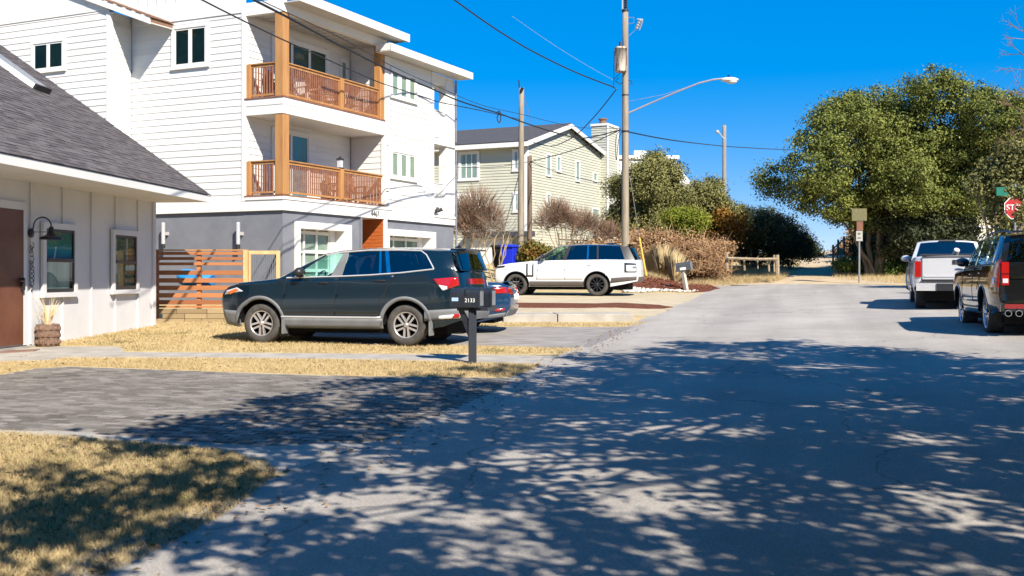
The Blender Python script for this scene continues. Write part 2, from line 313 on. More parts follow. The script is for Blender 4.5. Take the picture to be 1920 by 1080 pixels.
# asphalt: fine aggregate, broad worn patches, a few cracks
def asphalt():
    m = mat('street_asphalt', (.385, .352, .312), .85, col2=(.31, .283, .25), scale=.5, bump=.5, bscale=110, spec=.22)
    nt = m.node_tree; N, Lk = nt.nodes, nt.links; b = N['Principled BSDF']; src = b.inputs['Base Color'].links[0].from_socket
    gp = N.new('ShaderNodeNewGeometry')
    fine = N.new('ShaderNodeTexNoise'); fine.inputs['Scale'].default_value = 60; fine.inputs['Detail'].default_value = 3; Lk.new(gp.outputs['Position'], fine.inputs['Vector'])
    mr = N.new('ShaderNodeMapRange'); mr.inputs['From Min'].default_value = .3; mr.inputs['From Max'].default_value = .7; mr.inputs['To Min'].default_value = .72; mr.inputs['To Max'].default_value = 1.2
    Lk.new(fine.outputs['Fac'], mr.inputs['Value'])
    warp = N.new('ShaderNodeTexNoise'); warp.inputs['Scale'].default_value = 1.3; warp.inputs['Detail'].default_value = 5; Lk.new(gp.outputs['Position'], warp.inputs['Vector'])
    va = N.new('ShaderNodeVectorMath'); va.operation = 'MULTIPLY_ADD'; va.inputs[1].default_value = (.9, .9, .9)
    Lk.new(warp.outputs['Color'], va.inputs[0]); Lk.new(gp.outputs['Position'], va.inputs[2])
    vo = N.new('ShaderNodeTexVoronoi'); vo.feature = 'DISTANCE_TO_EDGE'; vo.inputs['Scale'].default_value = .22; Lk.new(va.outputs[0], vo.inputs['Vector'])
    cr = N.new('ShaderNodeMapRange'); cr.inputs['From Min'].default_value = .0005; cr.inputs['From Max'].default_value = .0036; cr.inputs['To Min'].default_value = .55; cr.inputs['To Max'].default_value = 1
    Lk.new(vo.outputs['Distance'], cr.inputs['Value'])
    mu = N.new('ShaderNodeMath'); mu.operation = 'MULTIPLY'; Lk.new(mr.outputs[0], mu.inputs[0]); Lk.new(cr.outputs[0], mu.inputs[1])
    # darker repair patches, drips of oil and pale wheel tracks
    st = N.new('ShaderNodeTexNoise'); st.inputs['Scale'].default_value = .9; st.inputs['Detail'].default_value = 8; st.inputs['Roughness'].default_value = .7; Lk.new(gp.outputs['Position'], st.inputs['Vector'])
    sr = N.new('ShaderNodeMapRange'); sr.inputs['From Min'].default_value = .60; sr.inputs['From Max'].default_value = .74; sr.inputs['To Min'].default_value = 1; sr.inputs['To Max'].default_value = .74; Lk.new(st.outputs['Fac'], sr.inputs['Value'])
    m3 = N.new('ShaderNodeMath'); m3.operation = 'MULTIPLY'; Lk.new(mu.outputs[0], m3.inputs[0]); Lk.new(sr.outputs[0], m3.inputs[1]); mu = m3
    wm = N.new('ShaderNodeMapping'); wm.inputs['Rotation'].default_value = (0, 0, math.radians(15)); Lk.new(gp.outputs['Position'], wm.inputs['Vector'])
    ws = N.new('ShaderNodeMapping'); ws.inputs['Scale'].default_value = (1.1, .05, 1); Lk.new(wm.outputs[0], ws.inputs['Vector'])
    wt = N.new('ShaderNodeTexNoise'); wt.inputs['Scale'].default_value = 1; wt.inputs['Detail'].default_value = 3; Lk.new(ws.outputs[0], wt.inputs['Vector'])
    wr_ = N.new('ShaderNodeMapRange'); wr_.inputs['From Min'].default_value = .3; wr_.inputs['From Max'].default_value = .7; wr_.inputs['To Min'].default_value = .88; wr_.inputs['To Max'].default_value = 1.1; Lk.new(wt.outputs['Fac'], wr_.inputs['Value'])
    m4 = N.new('ShaderNodeMath'); m4.operation = 'MULTIPLY'; Lk.new(mu.outputs[0], m4.inputs[0]); Lk.new(wr_.outputs[0], m4.inputs[1]); mu = m4
    mx = N.new('ShaderNodeVectorMath'); mx.operation = 'SCALE'; Lk.new(src, mx.inputs[0]); Lk.new(mu.outputs[0], mx.inputs['Scale'])
    Lk.new(mx.outputs[0], b.inputs['Base Color']); return m
M['asphalt'] = asphalt()
# ------------------------------------------------------------ ground
def struct(o): o['kind'] = 'structure'; return o
def terrain():
    xs = np.concatenate([np.array([-400, -250, -160, -100, -70, -50, -38, -30]), np.arange(-24, 34.01, .5), np.array([40, 50, 70, 100, 160, 250, 400])])
    ys = np.concatenate([np.array([-120, -60, -30, -15]), np.arange(-8, 66.01, .5), np.arange(68, 110, 2), np.array([115, 125, 140, 160, 190, 250, 350, 600, 1200])])
    V = [(x, y, gz(x, y)) for x in xs for y in ys]; ny = len(ys)
    Q = [(i*ny+j, (i+1)*ny+j, (i+1)*ny+j+1, i*ny+j+1) for i in range(len(xs)-1) for j in range(ny-1)]
    o = npmesh('ground', np.array(V), np.array(Q), M['dry_grass']); return struct(o)
terrain()
def in_poly(x, y, poly):
    r = False; n = len(poly)
    for i in range(n):
        (x1, y1), (x2, y2) = poly[i], poly[(i+1) % n]
        if (y1 > y) != (y2 > y) and x < (x2-x1)*(y-y1)/(y2-y1)+x1: r = not r
    return r
def sheet(name, poly, off, m, step=.5, skirt=.02):
    bm = bmesh.new(); vs = [bm.verts.new((p[0], p[1], 0)) for p in poly]; bm.faces.new(vs)
    for ax in (0, 1):
        lo, hi = min(p[ax] for p in poly), max(p[ax] for p in poly)
        k = math.ceil(lo/step)*step
        while k < hi:
            co = [0, 0, 0]; no = [0, 0, 0]; co[ax] = k; no[ax] = 1
            bmesh.ops.bisect_plane(bm, geom=bm.verts[:]+bm.edges[:]+bm.faces[:], plane_co=co, plane_no=no); k += step
    bmesh.ops.triangulate(bm, faces=[f for f in bm.faces if len(f.verts) > 4])
    for v in bm.verts: v.co.z = gz(v.co.x, v.co.y)+off
    if skirt:
        r = bmesh.ops.extrude_edge_only(bm, edges=[e for e in bm.edges if e.is_boundary])
        for v in [g for g in r['geom'] if isinstance(g, bmesh.types.BMVert)]: v.co.z -= skirt
    bmesh.ops.recalc_face_normals(bm, faces=bm.faces)
    if sum(f.normal.z for f in bm.faces) < 0: bmesh.ops.reverse_faces(bm, faces=bm.faces)
    me = bpy.data.meshes.new(name); bm.to_mesh(me); bm.free(); me.materials.append(m)
    return struct(link(name, me))
def g2(px, py): v = G(px, py); return (v.x, v.y)
def edge_at(y, p=0):                       # point p metres right of the street's left edge at depth y
    t = (y-9.54)/.9659; x = -1.54+.2588*t; return (x+p*.9659, y-p*.2588)
def jag(a, b, n, amp, seed):               # slightly uneven edge between two points
    r = random.Random(seed); out = []
    for i in range(n):
        t = i/n; k = amp*(r.random()*2-1) if i else 0
        dx, dy = b[0]-a[0], b[1]-a[1]; L = math.hypot(dx, dy)
        out.append((a[0]+dx*t-dy/L*k, a[1]+dy*t+dx/L*k))
    return out
# street: left edge bulges a little over the near lawn, flares to the cross street at the far end
left = jag(edge_at(-6, -.1), edge_at(12.4), 44, .13, 3)+jag(edge_at(12.4), edge_at(45.5), 36, .035, 4)
far = [edge_at(45.5), g2(1354, 541), g2(1332, 538.5), g2(1300, 537), g2(1400, 533.5), g2(1500, 532.5), g2(1600, 533), g2(1700, 537)]
far += [(30, 47.5), (45, 43), (45, 36), (26, 39), edge_at(36, 11.6)]
street_poly = left+far+[edge_at(-6, 12)]
sheet('street', street_poly, .012, M['asphalt'])
# near paved driveway and its concrete border / apron
def ll(*pp): return [g2(*p) for p in pp]
drive_near = ll((0, 704), (60, 693), (127, 688), (250, 692), (400, 698), (633, 706), (800, 708), (985, 709), (895, 757), (775, 808), (690, 846), (540, 853), (330, 836), (160, 816), (0, 812))+[(-9, 10.7), (-11, 12), (-11, 16)]
sheet('driveway', [(p[0], p[1]) for p in drive_near], .006, M['tar'])
sheet('driveway_border', ll((640, 848), (600, 853), (500, 851), (400, 845), (250, 831), (120, 822), (0, 818), (0, 810), (130, 812), (160, 815), (330, 835), (480, 848), (560, 850)), .016, M['concrete'])
sheet('driveway_apron', ll((690, 834), (560, 882), (500, 890), (472, 876), (440, 846), (520, 840), (600, 834)), .018, M['concrete'])
# walkway from the bungalow door to the street
walk = ll((-200, 660), (0, 656), (110, 650.5), (222, 650.5), (234, 661), (440, 662.5), (640, 664), (860, 666), (1046, 668), (1020, 683), (860, 678), (640, 673.5), (400, 671), (115, 670.5), (92, 676), (0, 678), (-200, 684))
sheet('walkway', walk, .010, M['concrete'])
# asphalt drive the two dark cars stand on, with the darker seam towards the street
drive_mid = ll((600, 617), (760, 614.5), (960, 613.5), (1190, 613.5), (1150, 633), (1098, 653), (980, 650), (860, 647), (700, 646), (560, 640))
sheet('parking_drive', drive_mid, .008, M['tar'])
sheet('drive_seam', ll((1188, 613.8), (1165, 614), (1130, 628), (1090, 651.5), (1104, 652.5), (1150, 632)), .014, mat('tar_seam', (.23, .205, .19), .8, bump=.3, bscale=90))
# pale concrete pad of the next house
sheet('concrete_pad', ll((700, 577.5), (1268, 577.5), (1225, 594), (1190, 592), (940, 588), (700, 587)), .012, M['pad'])
sheet('mulch_strip', ll((700, 568), (900, 568.5), (1120, 570.5), (1235, 573), (1262, 577), (1245, 579.5), (1100, 578.5), (900, 577.5), (700, 577)), .030, M['mulch'])
sheet('white_car_drive', ll((640, 553), (900, 551), (1230, 550.5), (1322, 549), (1290, 566), (1258, 576), (1120, 570), (900, 568), (640, 567)), .013, M['pad'])
sheet('mulch_bed', ll((1165, 549), (1180, 530), (1215, 518), (1260, 515), (1300, 522), (1322, 534), (1350, 541), (1330, 547), (1290, 548.5)), .03, M['mulch'])
sheet('far_mulch', ll((800, 502), (930, 503), (945, 514), (800, 516)), .03, M['mulch'])
sheet('sand_apron', ll((1130, 540), (1300, 537), (1400, 533), (1500, 532), (1620, 532.5), (1720, 536.5), (1760, 533), (1700, 524), (1600, 519), (1540, 514), (1480, 517), (1440, 524), (1360, 529), (1200, 531)), .010, M['sand'])
sheet('beach_path', [g2(1478, 524), g2(1490, 512), g2(1500, 500), (19.0, 72), (23.2, 88), (25.8, 88), (21.9, 72), g2(1566, 500), g2(1560, 512), g2(1560, 524)], .02, M['sand'])
# far water beyond the dune
sea = MB().grid(lambda u, v: (-1500+3000*u, 150+2350*v, -6.0), 2, 2).build('sea', mat('sea_water', (.02, .10, .17), .12, spec=.6)); struct(sea)
# individual pavers on the near driveway
def pavers():
    dn = Vector((.9659, -.2588)); al = Vector((.2588, .9659)); o = Vector(edge_at(9.0))
    root = bpy.data.objects['driveway']; spots = []
    poly = [tuple(p) for p in drive_near]
    border = ll((680, 832), (620, 836), (500, 838), (330, 827), (160, 811), (-40, 806), (-40, 830), (120, 850), (500, 890), (640, 870))
    for r in range(-6, 92):
        for k in range(-68, 9):
            a = .103*r; b = .206*(k+.5*(r % 2))
            p = o+al*a+dn*b
            if all(in_poly(p.x+dx, p.y+dy, poly) for dx, dy in ((.11, .07), (-.11, .07), (.11, -.07), (-.11, -.07))) and not in_poly(p.x, p.y, border) and abs(p.x) < .5*p.y: spots.append(p)
    spots.sort(key=lambda p: p.y+abs(p.x)*.02)
    big = MB(); protos = []
    for j in range(4):
        mb = MB().box((0, 0, 0), (.199, .096, .06), taper=.96)
        protos.append(mb.mesh('paver', M['paver']))
    for i, p in enumerate(spots):
        z = gz(p.x, p.y)-.012+random.uniform(-.004, .004)
        T = Matrix.Translation((p.x, p.y, z)) @ Matrix.Rotation(math.atan2(dn.y, dn.x)+random.uniform(-.012, .012), 4, 'Z') @ Matrix.Rotation(random.uniform(-.012, .012)+.026, 4, 'X')
        if i < 300: link('paver', protos[i % 4], root, T)
        else: big.box((0, 0, 0), (.199, .096, .06), T, taper=.96)
    o2 = big.build('paver_field', M['paver2'], root); o2['kind'] = 'stuff'
pavers()
# dry grass blades
def grass(name, poly, n, h, w, m=None, avoid=None, lab=None, lo=2):
    xs = [p[0] for p in poly]; ys = [p[1] for p in poly]; pts = []
    while len(pts) < n:
        x = random.uniform(min(xs), max(xs)); y = random.uniform(max(lo, min(ys)), max(ys))
        if abs(x) < .5*y+.3 and in_poly(x, y, poly) and not (avoid and in_poly(x, y, avoid)): pts.append((x, y, gz(x, y)))
    p = np.array(pts); k = len(p); a = RNG.random(k)*2*PI; hh = h*(.4+.9*RNG.random(k)); lean = RNG.normal(size=(k, 2))*.55
    tip = p+np.stack([lean[:, 0]*hh, lean[:, 1]*hh, hh], 1); d = np.stack([np.cos(a), np.sin(a), 0*a], 1)*w/2
    V = np.stack([p-d, p+d, tip], 1).reshape(-1, 3)
    o = npmesh(name, V, np.arange(3*k).reshape(-1, 3), m or M['blade']); o['kind'] = 'stuff'
    return tag(o, lab, 'grass')
near_lawn = ll((0, 814), (120, 822), (400, 846), (495, 868), (520, 886), (470, 935), (400, 980), (200, 1085), (-30, 1090))+[(-6, 7)]
grass('lawn_grass', near_lawn, 60000, .055, .007, lab='straw coloured dormant grass in the near corner lawn under dappled shade')
strip = ll((0, 680), (92, 678), (115, 672.5), (400, 673), (640, 675.5), (860, 680), (1018, 685), (975, 707), (800, 706), (633, 704), (400, 696), (127, 686), (60, 691), (0, 702))
grass('verge_grass', strip, 42000, .045, .008, lab='dormant yellow grass strip between the walkway and the paved driveway')
mid = ll((110, 640), (290, 606), (520, 600), (600, 612), (560, 642), (700, 648), (860, 649), (1000, 652), (1095, 655), (1085, 664), (860, 664), (640, 662), (440, 660.5), (236, 659), (225, 648.5), (120, 648.5))
grass('yard_grass', mid, 42000, .045, .009, lab='dormant yellow grass lawn between the bungalow and the dark parked car')
low = ll((940, 606), (1190, 606), (1215, 604), (1195, 612), (960, 612.5), (760, 613), (700, 608))
grass('kerb_grass', low, 6000, .05, .012, lab='thin dry grass along the foot of the concrete kerb')
dune_edge = ll((1130, 538), (1180, 529), (1290, 536), (1345, 537), (1460, 528), (1478, 520), (1470, 506), (1440, 500), (1360, 505), (1250, 512), (1120, 525))
grass('dune_grass', dune_edge, 22000, .24, .016, m=M['blade'], lab='tall pale dry grass along the sandy end of the street')
right_edge = ll((1560, 522), (1570, 506), (1620, 502), (1720, 506), (1740, 530), (1700, 532), (1620, 527))
grass('sand_verge_grass', right_edge, 6000, .2, .016, m=M['blade'], lab='sparse dry grass on the sandy verge behind the silver pickup')
def weeds(poly, n, clumps, lab):
    xs = [p[0] for p in poly]; ys = [p[1] for p in poly]; pts = []
    cs = [(random.uniform(min(xs), max(xs)), random.uniform(max(2.5, min(ys)), max(ys)), random.uniform(.08, .45)) for _ in range(clumps)]
    while len(pts) < n:
        cx, cy, r = random.choice(cs); x, y = random.gauss(cx, r), random.gauss(cy, r)
        if y > 2 and in_poly(x, y, poly): pts.append((x, y, gz(x, y)))
        elif random.random() < .01: cs.append((random.uniform(min(xs), max(xs)), random.uniform(max(2.5, min(ys)), max(ys)), .3))
    p = np.array(pts); k = len(p); a = RNG.random(k)*2*PI; hh = .05*(.4+.9*RNG.random(k)); lean = RNG.normal(size=(k, 2))*.6
    tip = p+np.stack([lean[:, 0]*hh, lean[:, 1]*hh, hh], 1); d = np.stack([np.cos(a), np.sin(a), 0*a], 1)*.005
    o = npmesh('weed_grass', np.stack([p-d, p+d, tip], 1).reshape(-1, 3), np.arange(3*k).reshape(-1, 3), M['weed']); o['kind'] = 'stuff'; tag(o, lab, 'grass')
weeds(near_lawn, 9000, 40, 'olive green weeds in patches through the near corner lawn')
weeds(mid, 3000, 30, 'olive green weeds in patches through the lawn by the dark SUV')
def litter(poly, n, lab):
    xs = [p[0] for p in poly]; ys = [p[1] for p in poly]; out = []
    while len(out) < n:
        x = random.uniform(min(xs), max(xs)); y = random.uniform(max(2, min(ys)), max(ys))
        if abs(x) < .5*y+.3 and in_poly(x, y, poly): out.append((x, y, gz(x, y)+.03))
    o = leaves('fallen_leaf', out, .055, M['litter'], None, None, .55, 2.5); o['kind'] = 'stuff'; tag(o, lab, 'leaves')
litter(near_lawn, 900, 'small dry fallen leaves strewn over the near corner lawn')
litter([edge_at(3, -.1), edge_at(24, -.15), edge_at(24, .5), edge_at(3, .9)], 380, 'small dry fallen leaves gathered along the left edge of the street')
litter(strip+mid, 700, 'scattered dry leaves on the middle lawns')
# concrete kerb that holds back the pale pad
def kerb():
    a, b = G(600, 606), G(1188, 603)
    t = thing('concrete_kerb', 'long low concrete kerb beside the dark blue sedan, in front of the pale pad', 'kerb', (b.x, b.y, gz(b.x, b.y)), 0)
    d = (Vector((b.x, b.y, 0))-Vector((a.x, a.y, 0))); L = d.length; d.normalize(); n = Vector((-d.y, d.x, 0))
    k = 0; segs = [1.9, 1.35, 2.9, 2.6, 2.6]; pos = 0
    for s in segs:
        if pos+s > L: break
        c = Vector((b.x, b.y, 0))-d*(pos+s/2)+n*.6; z = gz(c.x, c.y-.7)
        MB(basis((c.x, c.y, z), d, n)).box((0, 0, .08), (s-.02, 1.25, .24+random.uniform(-.008, .008))).build('kerb_block', M['concrete'], t, .02)
        pos += s
kerb()
# white pebbles round the front of the mulch bed
def scatter_blobs(name, poly, n, r0, r1, m, lab, cat):
    mb = MB(); xs = [p[0] for p in poly]; ys = [p[1] for p in poly]; k = 0
    while k < n:
        x = random.uniform(min(xs), max(xs)); y = random.uniform(min(ys), max(ys))
        if not in_poly(x, y, poly): continue
        r = random.uniform(r0, r1); k += 1
        mb.blob((x, y, gz(x, y)+.03+r*.3), (r*random.uniform(.8, 1.4), r*random.uniform(.8, 1.3), r*.7), 6, 4)
    o = mb.build(name, m); o['kind'] = 'stuff'; return tag(o, lab, cat)
scatter_blobs('pebble_edging', ll((1168, 549), (1172, 540), (1200, 542), (1240, 545), (1300, 546), (1310, 547), (1290, 549), (1200, 549.5)), 300, .025, .07, M['pebble'], 'pale pebbles edging the front of the mulch bed', 'pebbles')
scatter_blobs('mulch_chips', ll((1175, 545), (1185, 528), (1220, 517), (1260, 516), (1300, 523), (1345, 541), (1300, 546)), 500, .03, .08, M['mulch'], 'red brown bark chips heaped on the bed behind the white car', 'mulch')
# storm drain slot at the far end of the street
dg = G(1386, 535.5)
t = thing('drain_grate', 'dark flat drain slot in the far end of the street', 'drain', dg)
MB().box((dg.x, dg.y, dg.z+.02), (.8, .3, .02)).build('grate', M['dark'], t)
# ------------------------------------------------------------ shared building bits
def siding(root, T, a0, a1, z0, z1, exp, m, name='siding_board', split=3.7, seed=1):
    """lap boards as sub-parts: frame T has x along the wall, -y outward, z up"""
    r = random.Random(seed); cache = {}; z = z0; k = 0
    while z < z1-.03:
        h = min(exp, z1-z); segs = []
        a = a0
        if a1-a0 > split+1.2:
            c = a0+(1.3+((k*1.37) % 2.2)); 
            while a < a1-1e-6:
                b = min(c, a1)
                if a1-b < .6: b = a1
                segs.append((a, b)); a = b; c = b+split
        else: segs = [(a0, a1)]
        for a, b in segs:
            L = round(b-a-.004, 3); key = (L, round(h, 3))
            if key not in cache:
                mb = MB(); mb.prism([(-.022, 0), (0, 0), (0, h+.012), (-.005, h+.012)], 0, 0, L); cache[key] = mb.mesh(name, m)
            link(name, cache[key], root, T @ Matrix.Translation((a+.002, 0, z)))
        z += exp; k += 1
def window(root, T, a0, a1, z0, z1, n=2, trim=.11, fr=.055, fm=None, tm=None, gm=None, name='window', mull=None, sill=True, back=None, rails=0, depth=.07):
    fm = fm or M['white']; tm = tm or M['white']
    w = MB(T)
    e = trim
    for b in (((a0-e, -depth, z0-e*.2), (a0, 0, z1)), ((a1, -depth, z0-e*.2), (a1+e, 0, z1)), ((a0-e, -depth-.004, z1), (a1+e, 0, z1+e)), ((a0-e-.02, -depth-.02, z0-e), (a1+e+.02, 0, z0-e*.2))):
        w.box2(*b)
    o = w.build(name, tm, root)
    f = MB(T); W = a1-a0; mu = mull or fr*1.3; pw = (W-fr*2-mu*(n-1))/n
    f.box2((a0, -depth*.7, z0), (a0+fr, 0, z1)); f.box2((a1-fr, -depth*.7, z0), (a1, 0, z1))
    f.box2((a0+fr, -depth*.7, z1-fr), (a1-fr, 0, z1)); f.box2((a0+fr, -depth*.7, z0-.02), (a1-fr, 0, z0+fr))
    for i in range(1, n):
        x = a0+fr+i*pw+(i-1)*mu; f.box2((x, -depth*.7, z0+fr), (x+mu, 0, z1-fr))
    for i in range(1, rails+1):
        zz = z0+(z1-z0)*i/(rails+1); f.box2((a0+fr, -depth*.6, zz-.02), (a1-fr, 0, zz+.02))
    f.build('frame', fm, o)
    for i in range(n):
        x = a0+fr+i*(pw+mu)
        MB(T).box2((x, -.036, z0+fr), (x+pw, -.031, z1-fr)).build('pane', gm or M['glass_dark'], o)
    if back: MB(T).box2((a0+fr, -.029, z0+fr), (a1-fr, -.024, z1-fr)).build('blind', back, o)
    return o
def railing(root, T, a0, a1, z0, h=1.0, sp=.095, rail=None, bal=None, flat=.12):
    rail = rail or M['cedar']; bal = bal or M['redwood']
    r = MB(T); r.box2((a0, -flat/2, z0+h-.035), (a1, flat/2, z0+h)); r.box2((a0, -.02, z0+h-.12), (a1, .02, z0+h-.034))
    o = r.build('railing', rail, root); MB(T).box2((a0, -.02, z0+.05), (a1, .02, z0+.11)).build('bottom_rail', rail, o); n = max(2, int((a1-a0)/sp)); me = MB().box((0, 0, (h-.17)/2), (.032, .032, h-.10)).mesh('baluster', bal)
    for i in range(n):
        x = a0+(i+.5)*(a1-a0)/n
        link('baluster', me, o, T @ Matrix.Translation((x, 0, z0+.08)))
    return o
def text(s, name, size, m, T, parent, ex=.006):
    cu = bpy.data.curves.new(name, 'FONT'); cu.body = s; cu.size = size; cu.extrude = ex; cu.align_x = 'CENTER'; cu.align_y = 'CENTER'
    tmp = bpy.data.objects.new(name, cu); C.objects.link(tmp)
    me = bpy.data.meshes.new_from_object(tmp); me.materials.clear(); me.materials.append(m); bpy.data.objects.remove(tmp)
    return link(name, me, parent, T)
RX = Matrix.Rotation(PI/2, 4, 'X')         # text standing in the x-z plane, read from -y
# ------------------------------------------------------------ three storey house
HA = 25.4*PI/180
u = Vector((math.sin(HA), math.cos(HA), 0)); w = Vector((-math.cos(HA), math.sin(HA), 0))
A = Vector((-6.73, 32, 0)); zg = gz(A.x, A.y)
house = thing('apartment_house', 'white three storey house with cedar balconies over a grey ground floor', 'house', (A.x, A.y, zg), math.atan2(u.y, u.x))
HF = frame(A, math.atan2(u.y, u.x))         # x along the street front, y to the left/back, z world height
def hs_(px, py): v = HF.inverted() @ plane_hit(px, py, A, w); return v.x, v.z     # street front (y=0)
def hc(px, py, x=0): v = HF.inverted() @ plane_hit(px, py, HF @ Vector((x, 0, 0)), u); return v.y, v.z   # camera-facing wall
TS = HF                                     # street wall frame: x along, -y outward
TC = HF @ Matrix.Rotation(-PI/2, 4, 'Z')    # camera wall frame: x -> -house y ; -y outward = -house x
XE, ZG, ZW = 10.6, 3.78, 9.62
LB, DB = 5.6, 1.39                          # balcony length and depth
YI = 5.9                                    # inside corner of the wing
# cores
MB(HF).box2((.03, DB+.03, ZG), (LB+.03, 9, 9.9)).box2((LB+.03, .03, ZG), (8.9, 9, 9.34)).build('wall', M['white'], house)
wall = bpy.data.objects['wall']
g1a, g1t = hs_(555, 414.5); g1b, _ = hs_(657, 420); g2a, g2t = hs_(727, 429); g2b, _ = hs_(815, 435)
e1, _ = hs_(678.5, 408); zb0 = zg-.6
gw_ = MB(HF).box2((.06, .47, zb0), (e1-.07, 11, ZG)).box2((5.72, .47, zb0), (XE, 11, ZG)).box2((e1-.07, 2.0, zb0), (5.72, 11, ZG))
for q_ in (((.06, zb0), (g1a+.02, ZG)), ((g1b-.02, zb0), (e1-.07, ZG)), ((g1a+.02, g1t-.02), (g1b-.02, ZG)), ((5.72, g2t-.02), (g2b-.02, ZG)), ((g2b-.02, zb0), (XE, ZG))): gw_.box2((q_[0][0], .06, q_[0][1]), (q_[1][0], .468, q_[1][1]))
base = gw_.build('ground_floor_wall', M['stucco'], house)
MB(HF).box2((-.87, YI+.03, ZG-.0), (6, 14, 10.05)).build('wing_wall', M['white'], house)
MB(HF).box2((-.80, YI+.1, zg-.6), (6, 14, ZG)).build('wing_base', M['stucco'], house)
# siding courses
E1 = .205
siding(wall, TC, -YI, -DB-.11, ZG+.30, 9.73, E1, M['siding'], seed=1)
siding(wall, TC @ Matrix.Translation((0, -.9, 0)), -13.6, -YI-.02, ZG+.30, 10.09, E1, M['siding'], seed=2)
TR = frame(HF @ Vector((0, YI+.0, 0)), HA*0+math.atan2(u.y, u.x))
siding(wall, TR, -.83, -.03, ZG+.30, 9.73, E1, M['siding'], seed=3)
TB = HF @ Matrix.Translation((0, DB, 0))
siding(wall, TB, .12, LB-.06, 4.28, 6.62, E1, M['siding'], seed=4)
siding(wall, TB, .12, LB-.06, 7.20, 9.62, E1, M['siding'], seed=5)
siding(wall, TS, LB+.22, 8.78, 4.05, 9.34, E1, M['siding'], seed=6)
TE = HF @ Matrix.Translation((LB, 0, 0)) @ Matrix.Rotation(-PI/2, 4, 'Z')
siding(wall, TE, -DB+.02, -.12, 4.28, 6.62, E1, M['siding'], seed=7)
siding(wall, TE, -DB+.02, -.12, 7.20, 9.34, E1, M['siding'], seed=8)
# bands, corner boards
def wz0(y): a_, b_ = hc(282, 45, -1.02); c_, d_ = hc(165, 2, -1.02); return b_+(d_-b_)/(c_-a_)*(y-a_)+.1
def trim_piece(name, *bb): MB(HF).box2(*bb).build(name, M['white'], house)
trim_piece('skirt_board', (-.035, DB+.0, ZG), (.028, YI-.0, ZG+.30)); trim_piece('skirt_board', (-.935, YI-.03, ZG), (-.87, 14, ZG+.30)); trim_piece('skirt_board', (-.868, YI-.035, ZG), (-.04, YI+.03, ZG+.30))
trim_piece('corner_board', (-.045, DB-.002, ZG+.3), (.03, DB+.11, 9.73)); trim_piece('corner_board', (-.04, DB-.03, ZG+.3), (.11, DB-.003, 9.73))
trim_piece('corner_board', (-.945, YI-.035, ZG+.3), (-.87, YI+.12, 10.02)); trim_piece('corner_board', (-.94, YI-.05, ZG+.3), (-.83, YI-.036, 10.02))
trim_piece('band_board', (-.04, DB, 9.73), (.03, YI-.04, 10.33)); trim_piece('band_board', (-.94, YI+1.0, 10.09), (-.87, 14, 10.72))
MB(HF).prism([(YI+.12, 10.09), (YI+1.0, 10.09), (YI+1.0, wz0(YI+1.0)), (YI, wz0(YI))], 0, -.935, -.87).build('band_board', M['white'], house)
trim_piece('corner_board', (8.78, -.045, 4.05), (8.9, .03, 9.34)); trim_piece('corner_board', (LB+.1, -.045, 4.3), (LB+.22, .03, 9.34)); trim_piece('corner_board', (LB-.045, -.0, 4.28), (LB+.03, .12, 9.34)); trim_piece('corner_board', (LB-.04, -.04, 4.28), (LB+.1, -.002, 9.34))
# gable above the band on the camera side: board and batten
gb = MB(HF)
gb.prism([(-.001, 10.33), (YI+3.0, 10.33), (YI+3.0, 13.8), (4.2, 13.8), (-.001, 11.2)], 0, .0, .06)
gb.prism([(YI+1.3, 10.72), (14, 10.72), (14, 14.5), (YI+6, 12.6)], 0, -.9, -.84)
gb.build('gable_panel', M['white'], house)
bt = MB().box2((-.02, -.02, 0), (.02, .02, 3.0)).mesh('batten', M['white'])
gable = bpy.data.objects['gable_panel']
for i in range(15): link('batten', bt, gable, HF @ Matrix.Translation((-.02, .25+i*.38, 10.34)))
for i in range(16): link('batten', bt, gable, HF @ Matrix.Translation((-.92, YI+1.75+i*.38, 10.73)) @ Matrix.Scale(min(1, (.35+i*.17)/3), 4, (0, 0, 1)))
# wing roof: sloping rake fascia, soffit and brown shingles overhanging the inside corner
yt, zt_w = hc(282, 45, -1.02); ys_, zs_w = hc(165, 2, -1.02); slp = (zs_w-zt_w)/(ys_-yt)
def wz(y): return zt_w+slp*(y-yt)
MB(HF).prism([(yt, wz(yt)), (YI+5, wz(YI+5)), (YI+5, wz(YI+5)+.21), (yt, wz(yt)+.21)], 0, -1.05, -1.02).build('wing_fascia', M['white'], house)
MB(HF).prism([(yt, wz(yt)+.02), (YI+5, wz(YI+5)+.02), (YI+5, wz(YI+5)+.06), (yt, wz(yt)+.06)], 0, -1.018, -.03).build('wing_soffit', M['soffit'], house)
rb_ = MB(HF).prism([(yt, wz(yt)+.06), (YI+5, wz(YI+5)+.06), (YI+5, wz(YI+5)+.2), (yt, wz(yt)+.2)], 0, -1.018, -.03).build('wing_roof', M['brownshingle'], house)
rs = MB(HF)
for k in range(16):
    y0 = yt-.05+k*.19; za_ = wz(y0)+.215
    for q_ in range(4):
        xq = -1.07+q_*.25+.06*(k % 2); rs.prism([(y0, za_), (y0+.23, za_+.23*slp), (y0+.23, za_+.23*slp+.012), (y0, za_+.03)], 0, xq, xq+.24)
rs.build('wing_shingle', M['brownshingle'], rb_)['kind'] = 'stuff'
